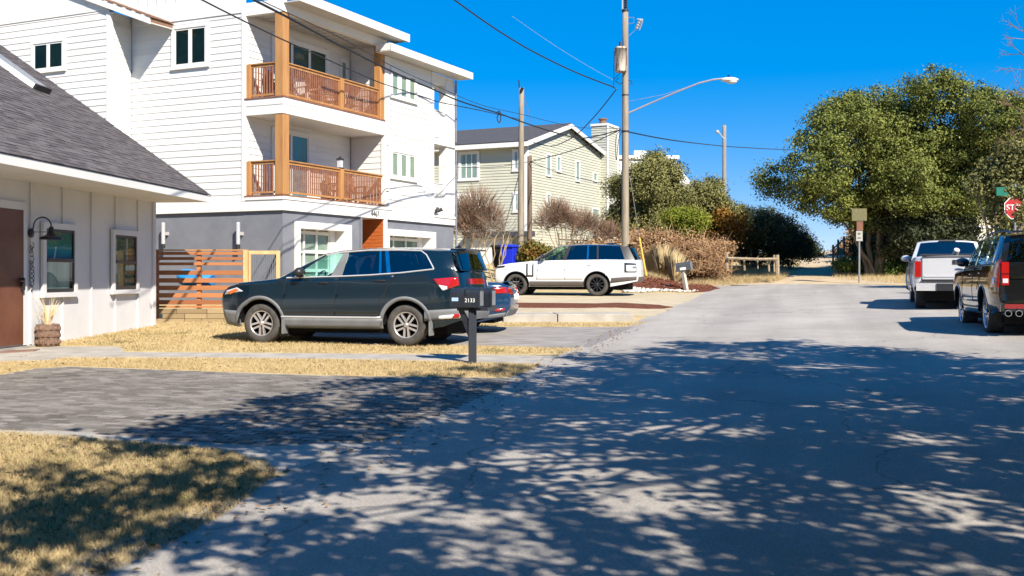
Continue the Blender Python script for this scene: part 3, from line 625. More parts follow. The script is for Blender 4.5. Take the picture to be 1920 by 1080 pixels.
# balcony decks
for (zt, zb, nm) in ((7.16, 6.63, 'upper'), (4.25, 4.06, 'lower')):
    d = MB(HF)
    d.box2((-.02, -.02, zb), (LB+.2, DB, zt-.05))
    if zb > 5: d.box2((-.034, -.034, 6.90), (LB+.28, DB+.0, zt-.05))
    else: d.box2((-.05, -.05, 4.10), (LB+.45, DB, zt-.05))
    dk = d.build('balcony_deck', M['white'], house, .006)
    MB(HF).box2((-.06, -.06, zt-.05), (LB-.05, DB, zt-.012)).build('deck_edge', M['redwood'], dk)
MB(HF).box2((-.025, -.025, ZG), (LB+.45, DB, 4.06)).box2((LB+.45, -.025, ZG+.0), (XE+.03, .06, 4.05)).build('white_band', M['white'], house)
# big cedar corner posts, thin end posts
for z0, z1 in ((4.25, 6.63), (7.15, 9.62)):
    MB(HF).box2((-.0, .0, z0), (.30, .30, z1)).build('corner_post', M['cedar'], house, .012)
MB(HF).box2((LB-.28, .0, 7.15), (LB-.02, .26, 9.72)).build('end_post', M['cedar'], house, .012)
for z0 in (4.25, 7.15):
    MB(HF).box2((.0, DB-.17, z0), (.16, DB-.03, z0+1.02)).build('rail_post', M['cedar'], house, .008)
    MB(HF).box2((3.02, .03, z0), (3.22, .23, z0+1.02)).build('rail_post', M['cedar'], house, .008)
    TSb = HF @ Matrix.Translation((0, .11, 0))
    railing(house, TSb, .30, 3.02, z0, 1.03); railing(house, TSb, 3.22, LB-(.28 if z0 > 5 else .06), z0, 1.03)
    TCb = TC @ Matrix.Translation((0, .09, 0))
    railing(house, TCb, -DB+.17, -.30, z0, 1.03)
# balcony roof: beam, ceiling boards, eave fascia, roof slab
MB(HF).box2((-.02, -.02, 9.62), (LB+.1, .18, 10.0)).box2((-.02, .18, 9.62), (.16, DB, 10.0)).build('beam', M['white'], house)
MB(HF).box2((LB-.02, .19, 9.30), (LB+.5, 4, 9.98)).build('roof_return', M['white'], house)
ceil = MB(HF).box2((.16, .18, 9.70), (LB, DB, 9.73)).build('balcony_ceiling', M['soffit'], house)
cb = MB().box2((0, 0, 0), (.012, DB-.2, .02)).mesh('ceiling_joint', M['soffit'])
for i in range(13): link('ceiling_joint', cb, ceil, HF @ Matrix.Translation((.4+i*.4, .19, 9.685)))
roof = MB(HF)
roof.prism([(-.6, 9.99), (5, 12.5), (5, 12.62), (-.6, 10.10)], 0, .02, 6.17)
roof.build('roof', M['darkroof'], house)
MB(HF).box2((-.0, -.64, 9.86), (6.18, -.6, 10.12)).prism([(-.6, 9.86), (1.2, 10.66), (1.2, 10.92), (-.6, 10.12)], 0, 6.18, 6.22).build('fascia', M['white'], house)
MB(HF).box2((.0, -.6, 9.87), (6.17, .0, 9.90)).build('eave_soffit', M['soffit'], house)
r2 = MB(HF).prism([(-.6, 9.5), (4.4, 11.3), (4.4, 11.42), (-.6, 9.62)], 0, LB+.3, 10.87).build('lower_roof', M['darkroof'], house)
MB(HF).box2((LB-.58, -.6, 9.40), (LB+.3, -.0, 9.62)).build('roof_end', M['white'], house)
MB(HF).box2((LB-.60, -.64, 9.355), (10.88, -.6, 9.60)).prism([(-.6, 9.355), (3, 10.65), (3, 10.9), (-.6, 9.60)], 0, 10.88, 10.92).build('fascia', M['white'], house)
MB(HF).box2((LB-.58, -.598, 9.36), (10.87, .03, 9.39)).build('eave_soffit', M['soffit'], house)
# corner porch at the far end: slabs, posts, white rail panels
pc = MB(HF)
for zz in (4.05, 6.75): pc.box2((8.9, 0.02, zz-.05), (XE, 1.9, zz+.22))
pc.box2((8.9, .03, 9.0), (XE, 1.9, 9.34)); pc.box2((9.9, .0, 4.2), (XE, .30, 9.2)); pc.box2((8.9, 1.85, 4.2), (9.2, 2.0, 6.75)); pc.box2((8.9, .001, 4.2), (9.0, .2, 9.2)); pc.box2((10.5, 1.7, 4.2), (XE, 1.9, 9.2))
porch = pc.build('corner_porch', M['white'], house)
for z0 in (4.27, 6.97): railing(house, HF @ Matrix.Translation((0, .10, 0)), 9.02, 9.92, z0, 1.05, .10, M['white'], M['white'], .1)
MB(HF).tube([(XE-.02, -.06, 9.3), (XE-.02, -.06, 6.95)], .035, 8).tube([(XE+.0, -.06, 6.6), (XE+.0, -.06, zg)], .035, 8).build('downspout', M['stucco'], house)
MB(HF).box2((8.95, -.06, 6.72), (10.62, -.0, 6.78)).box2((8.95, -.06, 4.02), (10.62, -.0, 4.10)).build('porch_ledge', M['white'], house)
# windows
a0, z1 = hc(329, 56); a1, z0 = hc(388, 119)
window(house, TC, -a0, -a1, z0, z1, 2, trim=.11, mull=.14, back=M['room_tree_reflection'])
a0, z1 = hc(65, 84, -.9); a1, z0 = hc(120, 127, -.9)
window(house, TC @ Matrix.Translation((0, -.9, 0)), -a0, -a1, z0, z1, 2, trim=.11, mull=.14, back=M['room_tree_reflection'])
for (pa, pb, ya, yb) in ((733, 777, 132, 188), (733, 777, 284, 340)):
    x0, zt = hs_(pa, ya); x1, _ = hs_(pb, yb); _, zb = hs_(pa, yb-10)
    window(house, TS, x0, x1, zb, zt, 3, trim=.10, mull=.26, back=M['greenblind'], gm=M['glass_win'])
# glazed balcony doors
def bd(px, py): v = HF.inverted() @ plane_hit(px, py, HF @ Vector((0, DB, 0)), w); return v.x, v.z
x0, zt = bd(511, 66); x1, _ = bd(610, 92)
window(house, TB, x0, x1, 7.22, 7.22+2.05, 3, trim=.10, mull=.12, name='balcony_door')
x0, _ = bd(511, 245); x1, _ = bd(576, 252)
window(house, TB, x0, x1, 4.31, 4.31+2.05, 2, trim=.10, mull=.10, back=M['blueblind'], gm=M['glass_win'], name='balcony_door')
window(house, TB, LB-.62, LB-.30, 7.9, 9.2, 1, trim=.06, back=M['greenblind'], gm=M['glass_win'])
window(house, TS, LB-.02+.02, LB+.16, 4.75, 6.3, 1, trim=.0, fr=.02, back=M['greenblind'], gm=M['glass_win'])
# garage openings: deep white surrounds with glazed doors
def garage(pa, pb, ia, ib, ytop, yin):
    x0, zt = hs_(pa, ytop); x1, _ = hs_(pb, ytop+6); i0, zi = hs_(ia, yin); i1, _ = hs_(ib, yin)
    g = MB(HF); b = zg-.1
    g.box2((x0, -.06, b), (i0, .4, zt)); g.box2((i1+.35, -.06, b), (x1, .4, zt)); g.box2((i0, -.06, zi), (i1+.35, .4, zt))
    g.box2((i1+.0, .30, b), (i1+.36, .40, zi))
    o = g.build('garage_surround', M['white'], house)
    f = MB(HF); W = i1-i0; nx = 3
    cols = [i0+W*(k/nx) for k in range(nx+1)]; rows = []; zz = zi-.10
    while zz > b+.5: rows.append(zz); zz -= .58
    for c in cols: f.box2((c-.04, .30, b), (c+.04, .36, zi))
    for r in rows+[b]: f.box2((i0, .298, r-.05), (i1, .358, r+.05))
    gd = f.build('garage_door', M['white'], house)
    for k in range(nx):
        for j in range(len(rows)-1): MB(HF).box2((cols[k]+.04, .33, rows[j+1]+.05), (cols[k+1]-.04, .335, rows[j]-.05)).build('pane', M['glass_win'], gd)
    MB(HF).box2((i0, .37, b), (i1, .39, zi)).build('shade', M['greenblind'], gd)
    MB(HF).box2((i0-.3, .41, b), (i1+.5, .44, zt)).build('garage_back', M['white'], gd)
garage(555, 657, 561, 632, 414.5, 428); garage(727, 815, 728, 797, 429, 441)
# entry: orange slatted panel in a recess
x0, zt = hs_(678.5, 408); x1, _ = hs_(719, 411)
ent = MB(HF).box2((x1+.02, .17, zg-.2), (x1+.10, 2.0, ZG)).build('entry_panel', M['orange'], house)
sl = MB().box2((-.012, 0, 0), (.012, 1.95, .118)).mesh('panel_board', M['orange'])
for k in range(25): link('panel_board', sl, ent, HF @ Matrix.Translation((x1+.006+.004*(k % 2), .02, zg-.1+k*.125)))
MB(HF).box2((x0, 1.85, zg-.2), (x1, 1.95, ZG-.1)).build('entry_back', M['white'], house)
MB(HF).box2((x1+.02, -.03, zg-.2), (x1+.20, .168, ZG+.0)).build('entry_post', M['white'], house)
MB(HF).box2((x0-.07, -.02, zg-.2), (x0+.0, .9, ZG-.0)).build('entry_jamb', M['stucco'], house)
x0, z0 = hs_(702, 401)
text('4467', 'house_number', .26, M['black'], HF @ Matrix.Translation((x0, -.034, 3.92)) @ RX, house)
# wall lights
for px, py in ((313, 438), (453, 438)):
    y, z = hc(px, py); yc = y
    l = MB(HF); l.lathe([(.055, -.33), (.06, -.3), (.06, .3), (.055, .33)], 12, Matrix.Translation((-.16, yc, z)), cap=True)
    wl = thing('wall_light', 'steel tube wall light on grey wall '+('above the shaded left half of the slat fence' if px < 400 else 'above the wire gate post of the slat fence'), 'wall light', HF @ Vector((-.0, yc, z)), 0, 'steel tube lights on the grey wall')
    l.build('tube', M['steel'], wl)
    MB(HF).box2((-.11, yc-.03, z-.05), (.06, yc+.03, z+.05)).build('bracket', M['steel'], wl); MB(HF).lathe([(.062, -.46), (.062, -.33)], 12, Matrix.Translation((-.16, yc, z)), cap=True).build('shade', M['black'], wl)
# security lamp by the porch
x0, z0 = hs_(815, 397)
sl_ = thing('flood_light', 'small black twin flood light under the corner porch', 'flood light', HF @ Vector((x0, 0, z0)))
MB(HF).box2((x0-.05, -.08, z0-.05), (x0+.05, -.03, z0+.03)).build('base', M['black'], sl_)
for k in (-1, 1): MB(HF).tube([(x0+.05*k, -.08, z0), (x0+.16*k, -.22, z0+.1)], [.05, .07], 8).build('lamp_head', M['black'], sl_)
# lantern on the lower rail post
lt = thing('lantern', 'small glass lantern standing on the lower balcony railing post', 'lantern', HF @ Vector((3.12, .13, 5.275)))
q = HF @ Matrix.Translation((3.12, .13, 5.275))
MB(q).box((0, 0, .02), (.17, .17, .04)).box((0, 0, .31), (.18, .18, .04)).lathe([(.07, .33), (.03, .40), (.0, .41)], 8).build('cap', M['black'], lt)
MB(q).box((0, 0, .165), (.13, .13, .25)).build('glass', M['clearlamp'], lt)
# balcony chairs
def chair(x, y, z, rz, m, lab):
    q = HF @ Matrix.Translation((x, y, z)) @ Matrix.Rotation(rz, 4, 'Z')
    t = thing('deck_chair', lab, 'chair', q.translation, 0, 'slatted chairs on the balconies')
    for k in range(5): MB(q).box2((-.27, -.3+k*.115, .38), (.27, -.2+k*.115, .41)).build('seat_slat', m, t)
    for k in range(5): MB(q @ Matrix.Translation((0, .24, .40)) @ Matrix.Rotation(-.3, 4, 'X')).box2((-.27+k*.11, -.0, 0), (-.17+k*.11, .03, .62-.02*abs(k-2))).build('back_slat', m, t)
    for sx in (-.29, .29):
        for sy in (-.28, .26): MB(q).box2((sx-.03, sy-.03, 0), (sx+.03, sy+.03, .6)).build('leg', m, t)
        MB(q).box2((sx-.06, -.34, .6), (sx+.06, .34, .63)).build('armrest', m, t)
wd = mat('chair_orange_wood', (.36, .19, .10), .6); wh = M['white']
chair(.95, .8, 7.16, .3, mat('chair_red', (.30, .085, .05), .6), 'red orange chair behind the upper balcony railing by the corner post')
chair(2.3, .8, 7.16, -.2, wh, 'white slatted chair behind the upper balcony railing left of the middle post')
chair(3.75, .85, 7.16, .4, wd, 'orange wood chair behind the upper balcony railing right of the middle post')
chair(4.65, .8, 7.16, -.3, M['soffit'], 'pale grey chair at the far end of the upper balcony')
chair(3.95, .75, 4.25, .3, wd, 'orange wood chair behind the lower balcony railing right of the lantern')
chair(4.85, .8, 4.25, -.4, M['redwood'], 'dark red wood chair at the far end of the lower balcony')
# ------------------------------------------------------------ bungalow
BA = 5.0*PI/180
bdir = Vector((math.sin(BA), math.cos(BA), 0)); bn = Vector((math.cos(BA), -math.sin(BA), 0))
BO = Vector((-8.36, 25.5, 0)); bz = gz(-8.6, 22)
bung = thing('bungalow', 'low white board and batten bungalow with grey shingle roof and brown door', 'house', (BO.x, BO.y, bz), math.atan2(bdir.y, bdir.x))
BF = frame(BO, math.atan2(bdir.y, bdir.x))   # x away along the street wall (wall is x<0), -y outward
def bw(px, py): v = BF.inverted() @ plane_hit(px, py, BO, bn); return v.x, v.z
OH, ZE = 1.29, 3.56
MB(BF).box2((-22, .02, bz-.8), (0, 9, ZE)).build('wall', M['bwhite'], bung)
MB(BF).box2((-22, -.05, bz-.8), (.02, .04, bz-.02)).build('foundation', M['concrete'], bung)
bwall = [o for o in house.children if 0] or [o for o in bung.children if o.name.startswith('wall')][0]
for px in (58, 118, 172, 217, 259, 287):
    x, _ = bw(px, 500)
    b = MB(BF).box2((x-.022, -.012, bz), (x+.022, .02, ZE-.01))
    b.build('batten', M['bwhite'], bwall)
x, _ = bw(10, 500); MB(BF).box2((-.09, -.016, bz), (.016, .02, ZE-.01)).build('corner_board', M['bwhite'], bung)
MB(BF).box2((-22, -OH, ZE-.01), (.02, .03, ZE+.02)).build('soffit', M['bwhite'], bung)
MB(BF).box2((-22, -OH-.03, ZE-.015), (.03, -OH, ZE+.14)).build('fascia', M['white'], bung)
PITCH = .70
def rf(s, x, h=0):                          # point on the roof: s metres up the horizontal run from the eave edge
    return Vector((x, -OH-.05+s, ZE+.145+s*PITCH+h))
rb = MB(BF); RUN = 9.0
rb.prism([(-OH-.03, ZE+.12), (-OH-.03+RUN, ZE+.12+RUN*PITCH), (-OH-.03+RUN, ZE+.02+RUN*PITCH), (-OH-.03+.1, ZE+.03)], 0, -22, .0)
broof = rb.build('roof', M['shingle2'], bung)
MB(BF).prism([(-OH-.02, ZE+.10), (-OH-.02+RUN, ZE+.10+RUN*PITCH), (-OH-.02+RUN, ZE-.05+RUN*PITCH), (-OH+.16, ZE+.02)], 0, .001, .03).build('rake_board', M['white'], bung)
MB(BF).prism([(.02, ZE), (9, ZE), (9, ZE+.1+8*PITCH), (.3, ZE+.3)], 0, -.06, -.02).build('gable_wall', M['bwhite'], bung)
ang = math.atan(PITCH); sl = math.hypot(1, PITCH)
spots = []
for r in range(72):
    s = r*.12/sl*1.0
    for k in range(0, 41):
        x = min(.03, .03-.33*(k-.5*(r % 2))-random.uniform(0, .02)*(k > 0)); x = x if k or not r % 2 else .03
        p = BF @ rf(s, x); 
        px_ = 960+p.x/p.y*F; py_ = HZ-(p.z-EYE)/p.y*F
        if px_ > -40 and py_ > -10: spots.append((p.y, s, x))
spots.sort()
sm_ = [MB().box2((-.325, 0, -.004), (0, .135, .010+.003*j)).mesh('shingle', M['shingle']) for j in range(3)]
bigs = MB()
for i, (_, s, x) in enumerate(spots):
    T = BF @ Matrix.Translation(rf(s, x, .006)) @ Matrix.Rotation(ang-.05, 4, 'X')
    if i < 300: link('shingle', sm_[i % 3], broof, T)
    else: bigs.box2((-.325, 0, -.004), (0, .135, .010+.003*(i % 3)), T)
bigs.build('shingle_field', M['shingle2'], broof)['kind'] = 'stuff'
# low skylight near the rake
def on_roof(px, py):
    n = (BF.to_3x3() @ Vector((0, -PITCH, 1))).normalized(); return BF.inverted() @ plane_hit(px, py, BF @ rf(0, 0), n)
p0, p1 = on_roof(-60, 85), on_roof(92, 178)
xm = (p0.x+p1.x)/2; sky0 = p1.y+OH+.05; sky1 = p0.y+OH+.05
T = BF @ Matrix.Translation(rf(sky0, p1.x-.35, .02)) @ Matrix.Rotation(ang, 4, 'X')
sk_ = MB(T).box2((-.3, 0, -.05), (.3, (sky1-sky0)*sl, .10)).build('skylight', M['white'], bung)
MB(T).box2((-.24, .06, .1), (.24, (sky1-sky0)*sl-.06, .115)).build('pane', M['galv'], sk_)
MB(T).box2((-.32, -.03, -.06), (.32, .02, .13)).build('lip', M['black'], sk_)
# windows with black sashes and white trim
def bung_win(pa, pb, ya, yb, yr, shade_lo=None):
    x0, zt = bw(pa, ya); x1, _ = bw(pb, ya+3); _, zb = bw(pa, yb)
    w_ = window(bung, BF, x0, x1, zb, zt, 1, trim=.115, fr=.05, fm=M['black'], tm=M['bwhite'], gm=M['glass_win'], depth=.06)
    zm = (zb+zt)/2
    f = [c for c in w_.children if c.name.startswith('frame')][0]
    MB(BF).box2((x0+.05, -.055, zm-.035), (x1-.05, -.005, zm+.035)).build('sash_rail', M['black'], w_)
    return w_, x0, x1, zb, zm, zt
w1, x0, x1, zb, zm, zt = bung_win(82, 135.5, 428, 546.5, 489)
pic = bpy.data.materials.new('seascape_print'); pic.use_nodes = True
def seascape(m):
    nt = m.node_tree; N, L = nt.nodes, nt.links; b = N['Principled BSDF']; b.inputs['Roughness'].default_value = .6
    tc = N.new('ShaderNodeTexCoord'); nz = N.new('ShaderNodeTexNoise'); nz.inputs['Scale'].default_value = 2.5; nz.inputs['Detail'].default_value = 4; L.new(tc.outputs['Generated'], nz.inputs['Vector'])
    sx = N.new('ShaderNodeSeparateXYZ'); L.new(tc.outputs['Generated'], sx.inputs[0])
    ad = N.new('ShaderNodeMath'); ad.operation = 'MULTIPLY_ADD'; ad.inputs[1].default_value = .22; L.new(nz.outputs['Fac'], ad.inputs[0]); L.new(sx.outputs['Z'], ad.inputs[2])
    r = N.new('ShaderNodeValToRGB'); e = r.color_ramp.elements; e[0].position = .1; e[0].color = (.01, .13, .34, 1); e[1].position = .95; e[1].color = (.02, .20, .17, 1)
    for p_, c in ((.45, (.02, .32, .45, 1)), (.53, (.28, .45, .42, 1)), (.6, (.02, .27, .22, 1))): q = e.new(p_); q.color = c
    L.new(ad.outputs[0], r.inputs[0]); L.new(r.outputs[0], b.inputs['Base Color'])
seascape(pic)
MB(BF).box2((x0+.06, -.02, zm+.03), (x1-.06, -.014, zt-.06)).build('picture', pic, w1)
MB(BF).box2((x0+.06, -.008, zb+.05), (x1-.13, -.002, zm-.02)).build('curtain', M['curtain'], w1)
MB(BF).box2((x1-.13, -.006, zb+.05), (x1-.05, -.002, zm-.03)).build('reveal', M['dark'], w1)
w2, x0, x1, zb, zm, zt = bung_win(212, 252.5, 440, 541.5, 490)
MB(BF).box2((x0+.06, -.006, zb+.05), (x1-.06, -.002, zt-.06)).build('curtain', mat('room_view', (.20, .25, .19), .8, col2=(.05, .07, .06), scale=5, contrast=(.3, .7)), w2)
MB(BF).box2((x0+.06+.52*(x1-x0), -.009, zm+.02), (x0+.09+.57*(x1-x0), -.003, zt-.06)).build('curtain_edge', M['curtain'], w2)
MB(BF).box2((x0+.66*(x1-x0), -.0095, zm+.05), (x0+.84*(x1-x0), -.003, zm+.32)).build('wall_shelf', M['cedar'], w2)
# front door
x1, zt = bw(41, 392); zt -= .02
dr = MB(BF).box2((x1-1.15, -.03, bz+.02), (x1, .05, zt)).build('door', M['door'], bung)
MB(BF).box2((x1-.11, -.10, bz+1.0), (x1-.06, -.02, bz+1.22)).tube([(x1-.085, -.09, bz+1.16), (x1-.22, -.11, bz+1.16)], .014, 6).build('handle', M['black'], dr)
MB(BF).box2((x1-1.27, -.035, bz), (x1-1.152, .05, zt+.14)).box2((x1+.002, -.035, bz), (x1+.12, .05, zt+.14)).box2((x1-1.152, -.035, zt+.002), (x1+.002, .05, zt+.14)).build('door_trim', M['bwhite'], bung)
# gooseneck barn lamp
x, z = bw(57, 437)
gl_ = thing('gooseneck_lamp', 'black gooseneck barn lamp between the brown door and the seascape window', 'wall lamp', BF @ Vector((x, -.01, z)))
MB(BF).lathe([(.085, 0), (.085, .03), (.03, .05)], 16, Matrix.Translation((x, -.0, z)) @ Matrix.Rotation(PI/2, 4, 'X'), cap=True).build('wall_plate', M['black'], gl_)
arc = [(x, -.03, z+.0)]+[(x+.0, -.06-.17*(1-math.cos(q)), z+.12+.17*math.sin(q)) for q in [PI*k/10 for k in range(11)]]+[(x, -.40, z+.06)]
MB(BF).tube(arc, .013, 8).tube([(x, -.05, z+.02), (x, -.36, z+.02)], .006, 6).build('arm', M['black'], gl_)
MB(BF).lathe([(.03, .10), (.045, .07), (.05, .0), (.10, -.06), (.20, -.10), (.21, -.14), (.19, -.135), (.09, -.07)], 20, Matrix.Translation((x, -.40, z+.02))).build('lamp_shade', M['black'], gl_)
# vertical wire script beside the door
sx_, sz = bw(58, 458); _, sz1 = bw(58, 548)
pts = []
rr = random.Random(5)
n = 120; ph = 0; am = .05
for k in range(n):
    ph += rr.uniform(.2, .9); am = min(.085, max(.015, am+rr.uniform(-.02, .02))); q = ph; pts.append((sx_-.02+am*math.sin(q), -.028, sz+(sz1-sz)*k/n+.7*am*math.cos(q*1.0)))
sc_ = tag(MB(BF).tube(pts, .007, 5).build('wire_script', M['black']), 'vertical black wire script lettering on the wall beside the brown door', 'wall lettering')
# potted grass by the door
pb = G(90, 649)
pot = thing('potted_plant', 'woven brown pot of thin dry grass standing by the brown door', 'potted plant', pb)
q = Matrix.Translation(pb)
MB(q).lathe([(.0, .0), (.175, .0), (.195, .04), (.20, .16), (.19, .165), (.205, .18), (.21, .28), (.20, .285), (.21, .30), (.205, .40), (.19, .41), (.17, .40), (.17, .36), (0, .36)], 20).build('pot', M['terracotta'], pot)
wv = MB(q)
for r_ in range(3):
    for k in range(14):
        a_ = 2*PI*(k+.5*(r_ % 2))/14; wv.blob((.205*math.cos(a_), .205*math.sin(a_), .08+.125*r_), (.03, .03, .045), 6, 4)
wv.build('woven_band', M['terracotta'], pot)
gp_ = MB(q)
for k in range(46):
    a_ = random.uniform(0, 2*PI); l_ = random.uniform(.25, .62); b_ = random.uniform(.05, .42)**1.3
    p_ = [(.05*math.cos(a_), .05*math.sin(a_), .36)]
    for j in range(1, 5): t_ = j/4; p_.append(((.05+b_*t_**2)*math.cos(a_), (.05+b_*t_**2)*math.sin(a_), .36+l_*(t_-.35*b_*t_**3)))
    gp_.tube(p_, [.006, .0055, .005, .004, .002], 3, cap=False)
gp_.build('grass_blades', M['straw'], pot)
md = ll((-10, 659.5), (75, 656.5), (64, 660), (-10, 664))
dm = sheet('door_mat', md, .022, mat('door_mat', (.20, .12, .09), .95)); tag(dm, 'thin brown door mat on the concrete in front of the brown door', 'door mat', kind='thing')
# ------------------------------------------------------------ slat fence
FY = 27.0
def fx(px, py): return ((px-960)/F*FY, EYE-(py-HZ)/F*FY)
fence = thing('slat_fence', 'horizontal cedar slat fence between the bungalow corner and the wire gate', 'fence', (fx(380, 600)[0], FY, gz(-7, FY)))
xl, xr = fx(288, 0)[0], fx(458, 0)[0]
ztop = fx(0, 470)[1]
heights = [(472, 478), (482, 487.5), (492, 497.5), (507, 515.5), (521.5, 530), (535.5, 544), (549.5, 558), (562.5, 571), (573, 577)]
for (ya, yb) in heights:
    zb_, za_ = fx(0, yb)[1], fx(0, ya)[1]
    MB().box2((xl, FY-.02, zb_), (xr, FY+.02, za_)).build('fence_board', M['fencewood'], fence, .004)
for px in (292, 372):
    x = fx(px, 0)[0]; MB().box2((x-.05, FY+.022, gz(x, FY)-.1), (x+.05, FY+.12, ztop)).build('fence_post', M['fencewood'], fence)
MB().box2((xl, FY-.03, ztop), (xr, FY+.10, ztop+.03)).build('top_rail', M['cedar'], fence)
x = fx(461, 0)[0]; MB().box2((x-.055, FY-.05, gz(x, FY)-.1), (x+.055, FY+.06, ztop+.02)).build('gate_post', mat('new_post', (.62, .40, .19), .6, col2=(.5, .3, .13), scale=6, stretch=(1, 1, .2)), fence)
gate = thing('wire_gate', 'narrow wooden framed wire mesh gate at the end of the slat fence', 'gate', (fx(495, 600)[0], FY+.02, gz(-6, FY)))
npst = bpy.data.materials['new_post']
g0, g1 = fx(466.5, 0)[0], fx(525, 0)[0]; gzb = gz(-6, FY)+.08
gx = MB().box2((g0, FY-.02, gzb), (g0+.05, FY+.03, ztop)).box2((g1-.09, FY-.02, gzb), (g1, FY+.03, ztop)).box2((g0+.05, FY-.02, ztop-.09), (g1-.09, FY+.03, ztop)).box2((g0+.05, FY-.02, gzb), (g1-.09, FY+.03, gzb+.09))
gx.build('frame', npst, gate)
wm = MB().tube([(g0+.05, 0, 0), (g0+.05, 0, 1)], .004, 4).mesh('wire', M['galv'])
n = 13
for k in range(n):
    x = g0+.07+(g1-.09-g0-.07)*k/(n-1)
    MB().tube([(x, FY, gzb+.08), (x, FY, ztop-.08)], .0055, 4).build('wire', M['galv'], gate)
MB().tube([(g0+.06, FY+.035, gzb+.15), (g1-.1, FY+.035, ztop-.1)], .022, 6).build('brace', M['black'], gate)
# timber edging below the fence
te = thing('timber_edging', 'two courses of weathered landscape timbers under the slat fence', 'edging', (-7.5, FY-.05, gz(-7.5, FY)))
for r_ in range(3):
    xx = xl+.05+.2*(r_ % 2)
    while xx < fx(560, 0)[0]:
        L_ = random.choice((.55, .75, .42, .9)); zz = fx(0, 605)[1]-.02+r_*.125
        MB().box2((xx, FY-.09+random.uniform(-.01, .01), zz), (xx+L_-.012, FY+.05, zz+.118)).build('timber', M['tie'], te, .008); xx += L_
# blue kayak behind the slats
ky = thing('kayak', 'bright blue plastic boat lying behind the slat fence', 'kayak', (-7.2, 28.2, gz(-7.2, 28.2)))
kz = EYE-(509-HZ)/F*28.2
MB(Matrix.Translation((fx(368, 0)[0]*28.2/27, 28.2, kz-.20)) @ Matrix.Rotation(.15, 4, 'Y')).grid(lambda a, b: ((a*2-1)*.52, .25*math.cos(2*PI*b)*math.sqrt(max(0, 1-(a*2-1)**4)), .24*math.sin(2*PI*b)*math.sqrt(max(0, 1-(a*2-1)**4))), 16, 14).build('hull', M['kayak'], ky)
